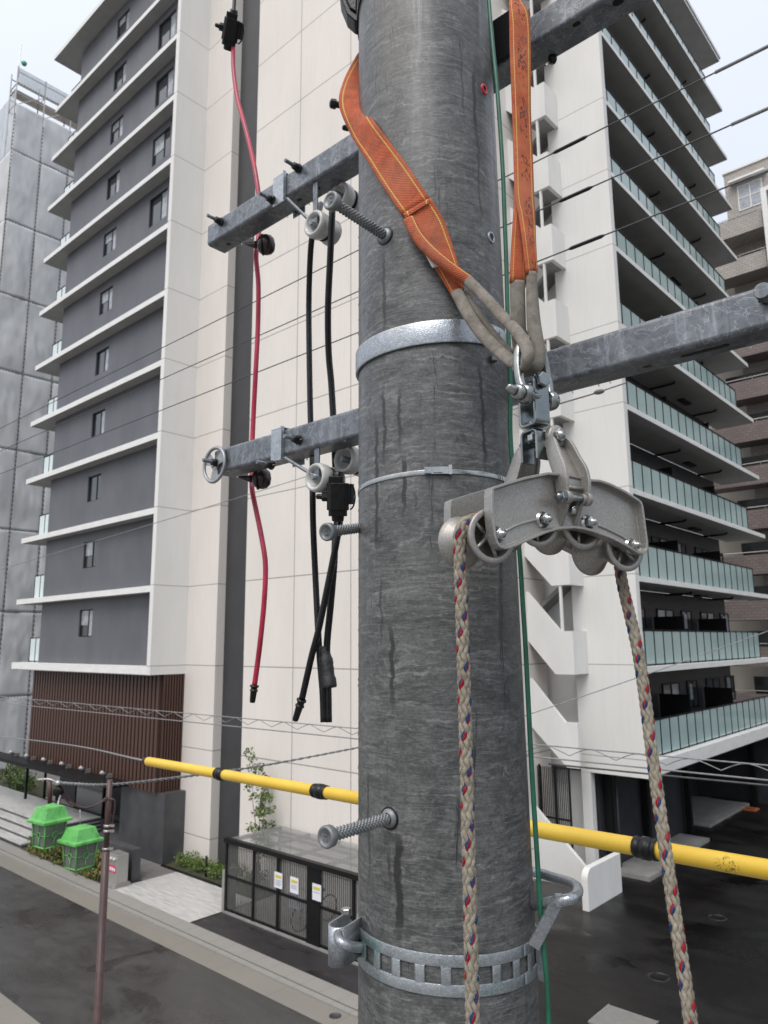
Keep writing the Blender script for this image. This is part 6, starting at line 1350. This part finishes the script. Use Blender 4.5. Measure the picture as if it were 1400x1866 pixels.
b = MB(); b.hexnut(L3(ltop, 0.026, ztop), -ET, 0.0112, 0.0085); b.lathe(L3(ltop, 0.0175, ztop), -ET, [(0, 0.0075), (0.0015, 0.0075), (0.0015, 0.005), (0.004, 0.0045), (0.004, 0)], 18); b.cyl(L3(ltop, 0.026, ztop), L3(ltop, 2*tm-0.02, ztop), 0.0065, 16); b.hexnut(L3(ltop, 2*tm-0.022, ztop), ET, 0.0112, 0.009); b.build('yoke_bolt', M['bolt'], blk)
for tt in (-0.009, 2*tm+0.009):
    b = MB(); b.cyl(L3(lhc-sp_*1.08-0.010, tt, zh), L3(lhc+sp_*1.08+0.004, tt, zh), 0.0048, 16); b.hexnut(L3(lhc-sp_*1.08-0.0042, tt, zh), -EL, 0.0092, 0.0085); b.lathe(L3(lhc-sp_*1.08-0.0127, tt, zh), -EL, [(0, 0.0055), (0.006, 0.005), (0.0065, 0)], 14); b.build('hinge_pin', M['zinc'], blk)
b = MB(); b.tube([L3(lhc-sp_*0.9, -0.004, zh+0.017), L3(lhc+sp_*0.9, -0.004, zh+0.017)], 0.003, 10); b.build('cross_bar', M['cast'], blk)

# ------------------------------------------------------------------ braided rope through the block
def rope(name, P, lab, seed, rad=0.0090):
    # eight strand plait: four strands each way, each crown standing proud where it passes over
    rnd = random.Random(seed); D = [0]
    for i in range(1, len(P)): D.append(D[-1]+(P[i]-P[i-1]).length)
    total = D[-1]; step = 0.0022; n = int(total/step); pts = []; j = 0
    for i in range(n+1):
        s = total*i/n
        while j < len(D)-2 and D[j+1] < s: j += 1
        f = (s-D[j])/max(1e-9, D[j+1]-D[j]); pts.append(P[j].lerp(P[j+1], f))
    fr = []; a = None
    for i, p in enumerate(pts):
        t = (pts[min(i+1, n)]-pts[max(i-1, 0)]).normalized(); a = (t.orthogonal() if a is None else a-t*a.dot(t)).normalized(); fr.append((p, t, a, t.cross(a)))
    root = thing(name, lab, 'rope', pts[0]); Lp = 0.142; Rc = rad*0.68; am = rad*0.13; rs = rad*0.335; NS = 6; mats = [M['rope'], M['rope_red'], M['rope_blue'], M['fibre']]
    b = MB(); nk = 9
    for dr in (1, -1):
        for k in range(NS):
            ph0 = k*2*math.pi/NS+seed; col = (k in (0, 3) and dr == 1); base = len(b.v)
            for i in range(n+1):
                p, t, e1, e2 = fr[i]; s = total*i/n; ph = 2*math.pi*s/Lp; th = dr*ph+ph0+0.8*noise.noise(V((s*9, seed, 0))); er = e1*math.cos(th)+e2*math.sin(th); et = e2*math.cos(th)-e1*math.sin(th)
                r = Rc+dr*am*math.cos(NS*ph); c_ = p+er*r; tv = (t+et*(dr*2*math.pi*r/Lp)).normalized(); bn = tv.cross(er).normalized(); wob = 1+0.08*noise.noise(V((i*0.11, k*7.0, dr*3.0)))+rnd.uniform(-0.04, 0.04)
                for q in range(nk): a_ = 2*math.pi*q/nk; b.v.append(c_+er*(math.cos(a_)*rs*0.92*wob)+bn*(math.sin(a_)*rs*1.18*wob))
            for i in range(n):
                s = total*i/n
                for q in range(nk):
                    mi = 0 if not col else (1 if (q+0.5)/nk < 0.5 else 2)
                    b.face((base+i*nk+q, base+i*nk+(q+1) % nk, base+(i+1)*nk+(q+1) % nk, base+(i+1)*nk+q), mi, [(q/nk, s*1.0), ((q+1)/nk, s), ((q+1)/nk, s+step), (q/nk, s+step)], True)
    b.build('strands', mats[:3], root, fixn=True)
    h = MB()
    for _ in range(int(total*8500)):
        i = rnd.randrange(1, n); p, t, e1, e2 = fr[i]; th = rnd.uniform(0, 6.283); er = e1*math.cos(th)+e2*math.sin(th); d = (er*rnd.uniform(0.3, 1.0)+t*rnd.gauss(0, 0.8)+(e2*math.cos(th)-e1*math.sin(th))*rnd.gauss(0, 0.8)).normalized()
        q0 = p+er*(rad*0.93); L = rnd.uniform(0.0012, 0.0042)*(1.5 if rnd.random() < 0.1 else 1); sd_ = d.cross(t).normalized()*0.00012; q1 = q0+d*L*0.6+er*0.0002; q2 = q0+d*L+t*rnd.gauss(0, 0.0007); k = len(h.v); h.v += [q0-sd_, q0+sd_, q1+sd_, q1-sd_, q2]
        h.face((k, k+1, k+2, k+3)); h.face((k+3, k+2, k+4))
    o = h.build('loose_fibres', M['fibre'], root, fixn=False); o['kind'] = 'stuff'
    return root
tmid = (TW0+TW1)/2; RR = 0.0195+0.0098
def arcp(i, a0, a1, n=8): l, t, z = WL[i]; return [L3(l+RR*math.cos(a0+(a1-a0)*k/n), tmid, z+RR*math.sin(a0+(a1-a0)*k/n)) for k in range(n+1)]
P = []
l0, _, z0 = WL[0]; ptop = L3(l0-RR, tmid, z0); 
hdt = math.hypot(ptop.x, ptop.y)
bot = hp(864, 1960, hdt*1.0); mid = hp(853, 1500, hdt*1.0)
left = catmull([bot, hp(858, 1700, hdt), mid, hp(846, 1250, hdt), ptop-EZ*0.03, ptop], 10)
P += left[:-1]; P += arcp(0, math.pi, 1.75, 6); P += arcp(1, 1.75, 1.5, 3); P += arcp(2, 1.5, 1.2, 3); P += arcp(3, 1.2, 0, 7)
pr_ = P[-1]; hdr = math.hypot(pr_.x, pr_.y)
right = catmull([pr_, pr_-EZ*0.05, hp(1165, 1200, hdr*0.985), hp(1192, 1400, hdr*0.965), hp(1220, 1600, hdr*0.945), hp(1250, 1800, hdr*0.93), hp(1272, 1960, hdr*0.92)], 10)
P += right[1:]
print('rope ends px', [(IW/2+FPX*(q-EYE).dot(RT)/(q-EYE).dot(FW), IH/2-FPX*(q-EYE).dot(UP)/(q-EYE).dot(FW)) for q in (ptop, pr_)])
rope('braided_rope', P, 'frayed beige braided rope with red and blue flecks running over the pulley block', 1.0)

# ------------------------------------------------------------------ rain: beads on the wet pole and drops along the arms
rnd = random.Random(11)
def drop(b, p, nrm, r, sag=1.25):
    nrm = nrm.normalized(); a = nrm.orthogonal().normalized(); c_ = nrm.cross(a); base = len(b.v); seg = 8
    for i in range(5):
        ph = i/4*math.pi/2
        for k in range(seg): th = 2*math.pi*k/seg; o_ = (a*math.cos(th)+c_*math.sin(th))*r*math.cos(ph); b.v.append(p+V((o_.x, o_.y, o_.z*sag))+nrm*r*0.55*math.sin(ph))
    for i in range(4):
        for k in range(seg): b.face((base+i*seg+k, base+i*seg+(k+1) % seg, base+(i+1)*seg+(k+1) % seg, base+(i+1)*seg+k), 0, None, True)
b = MB()
for _ in range(620):
    z = rnd.uniform(6.9, 9.3); ph = math.pi+0.32+abs(rnd.gauss(0, 0.30)); p = surf(ph, z, 0.0001); drop(b, p, V((math.cos(ph), math.sin(ph), 0)), rnd.uniform(0.0007, 0.0022))
b.build('water_beads', M['water'], label='clear rain beads on the left side of the wet concrete pole', cat='rain beads', kind='stuff', fixn=False)
b = MB()
for _ in range(330):
    up_ = rnd.random() < 0.5; z = (ZU if up_ else ZL)+0.075*rnd.random(); x = rnd.uniform(-1.9, -1.05) if rnd.random() < 0.75 else rnd.uniform(-0.7, 0); drop(b, V((x, YA0-0.0002, z)), V((0, -1, 0)), rnd.uniform(0.0008, 0.0022))
for _ in range(70):
    up_ = rnd.random() < 0.5; z = (ZU if up_ else ZL); x = rnd.uniform(-1.9, -1.05) if rnd.random() < 0.6 else rnd.uniform(-0.75, 0); y = rnd.choice((YA0+0.008, YA1-0.004)); r = rnd.uniform(0.0015, 0.0030); b.ball((x, y, z-r*0.7), r, 8, 6, (1, 1, 1.25))
b.build('water_drops', M['water'], label='rain drops clinging to the faces and lower edges of both crossarms', cat='rain drops', kind='stuff', fixn=False)
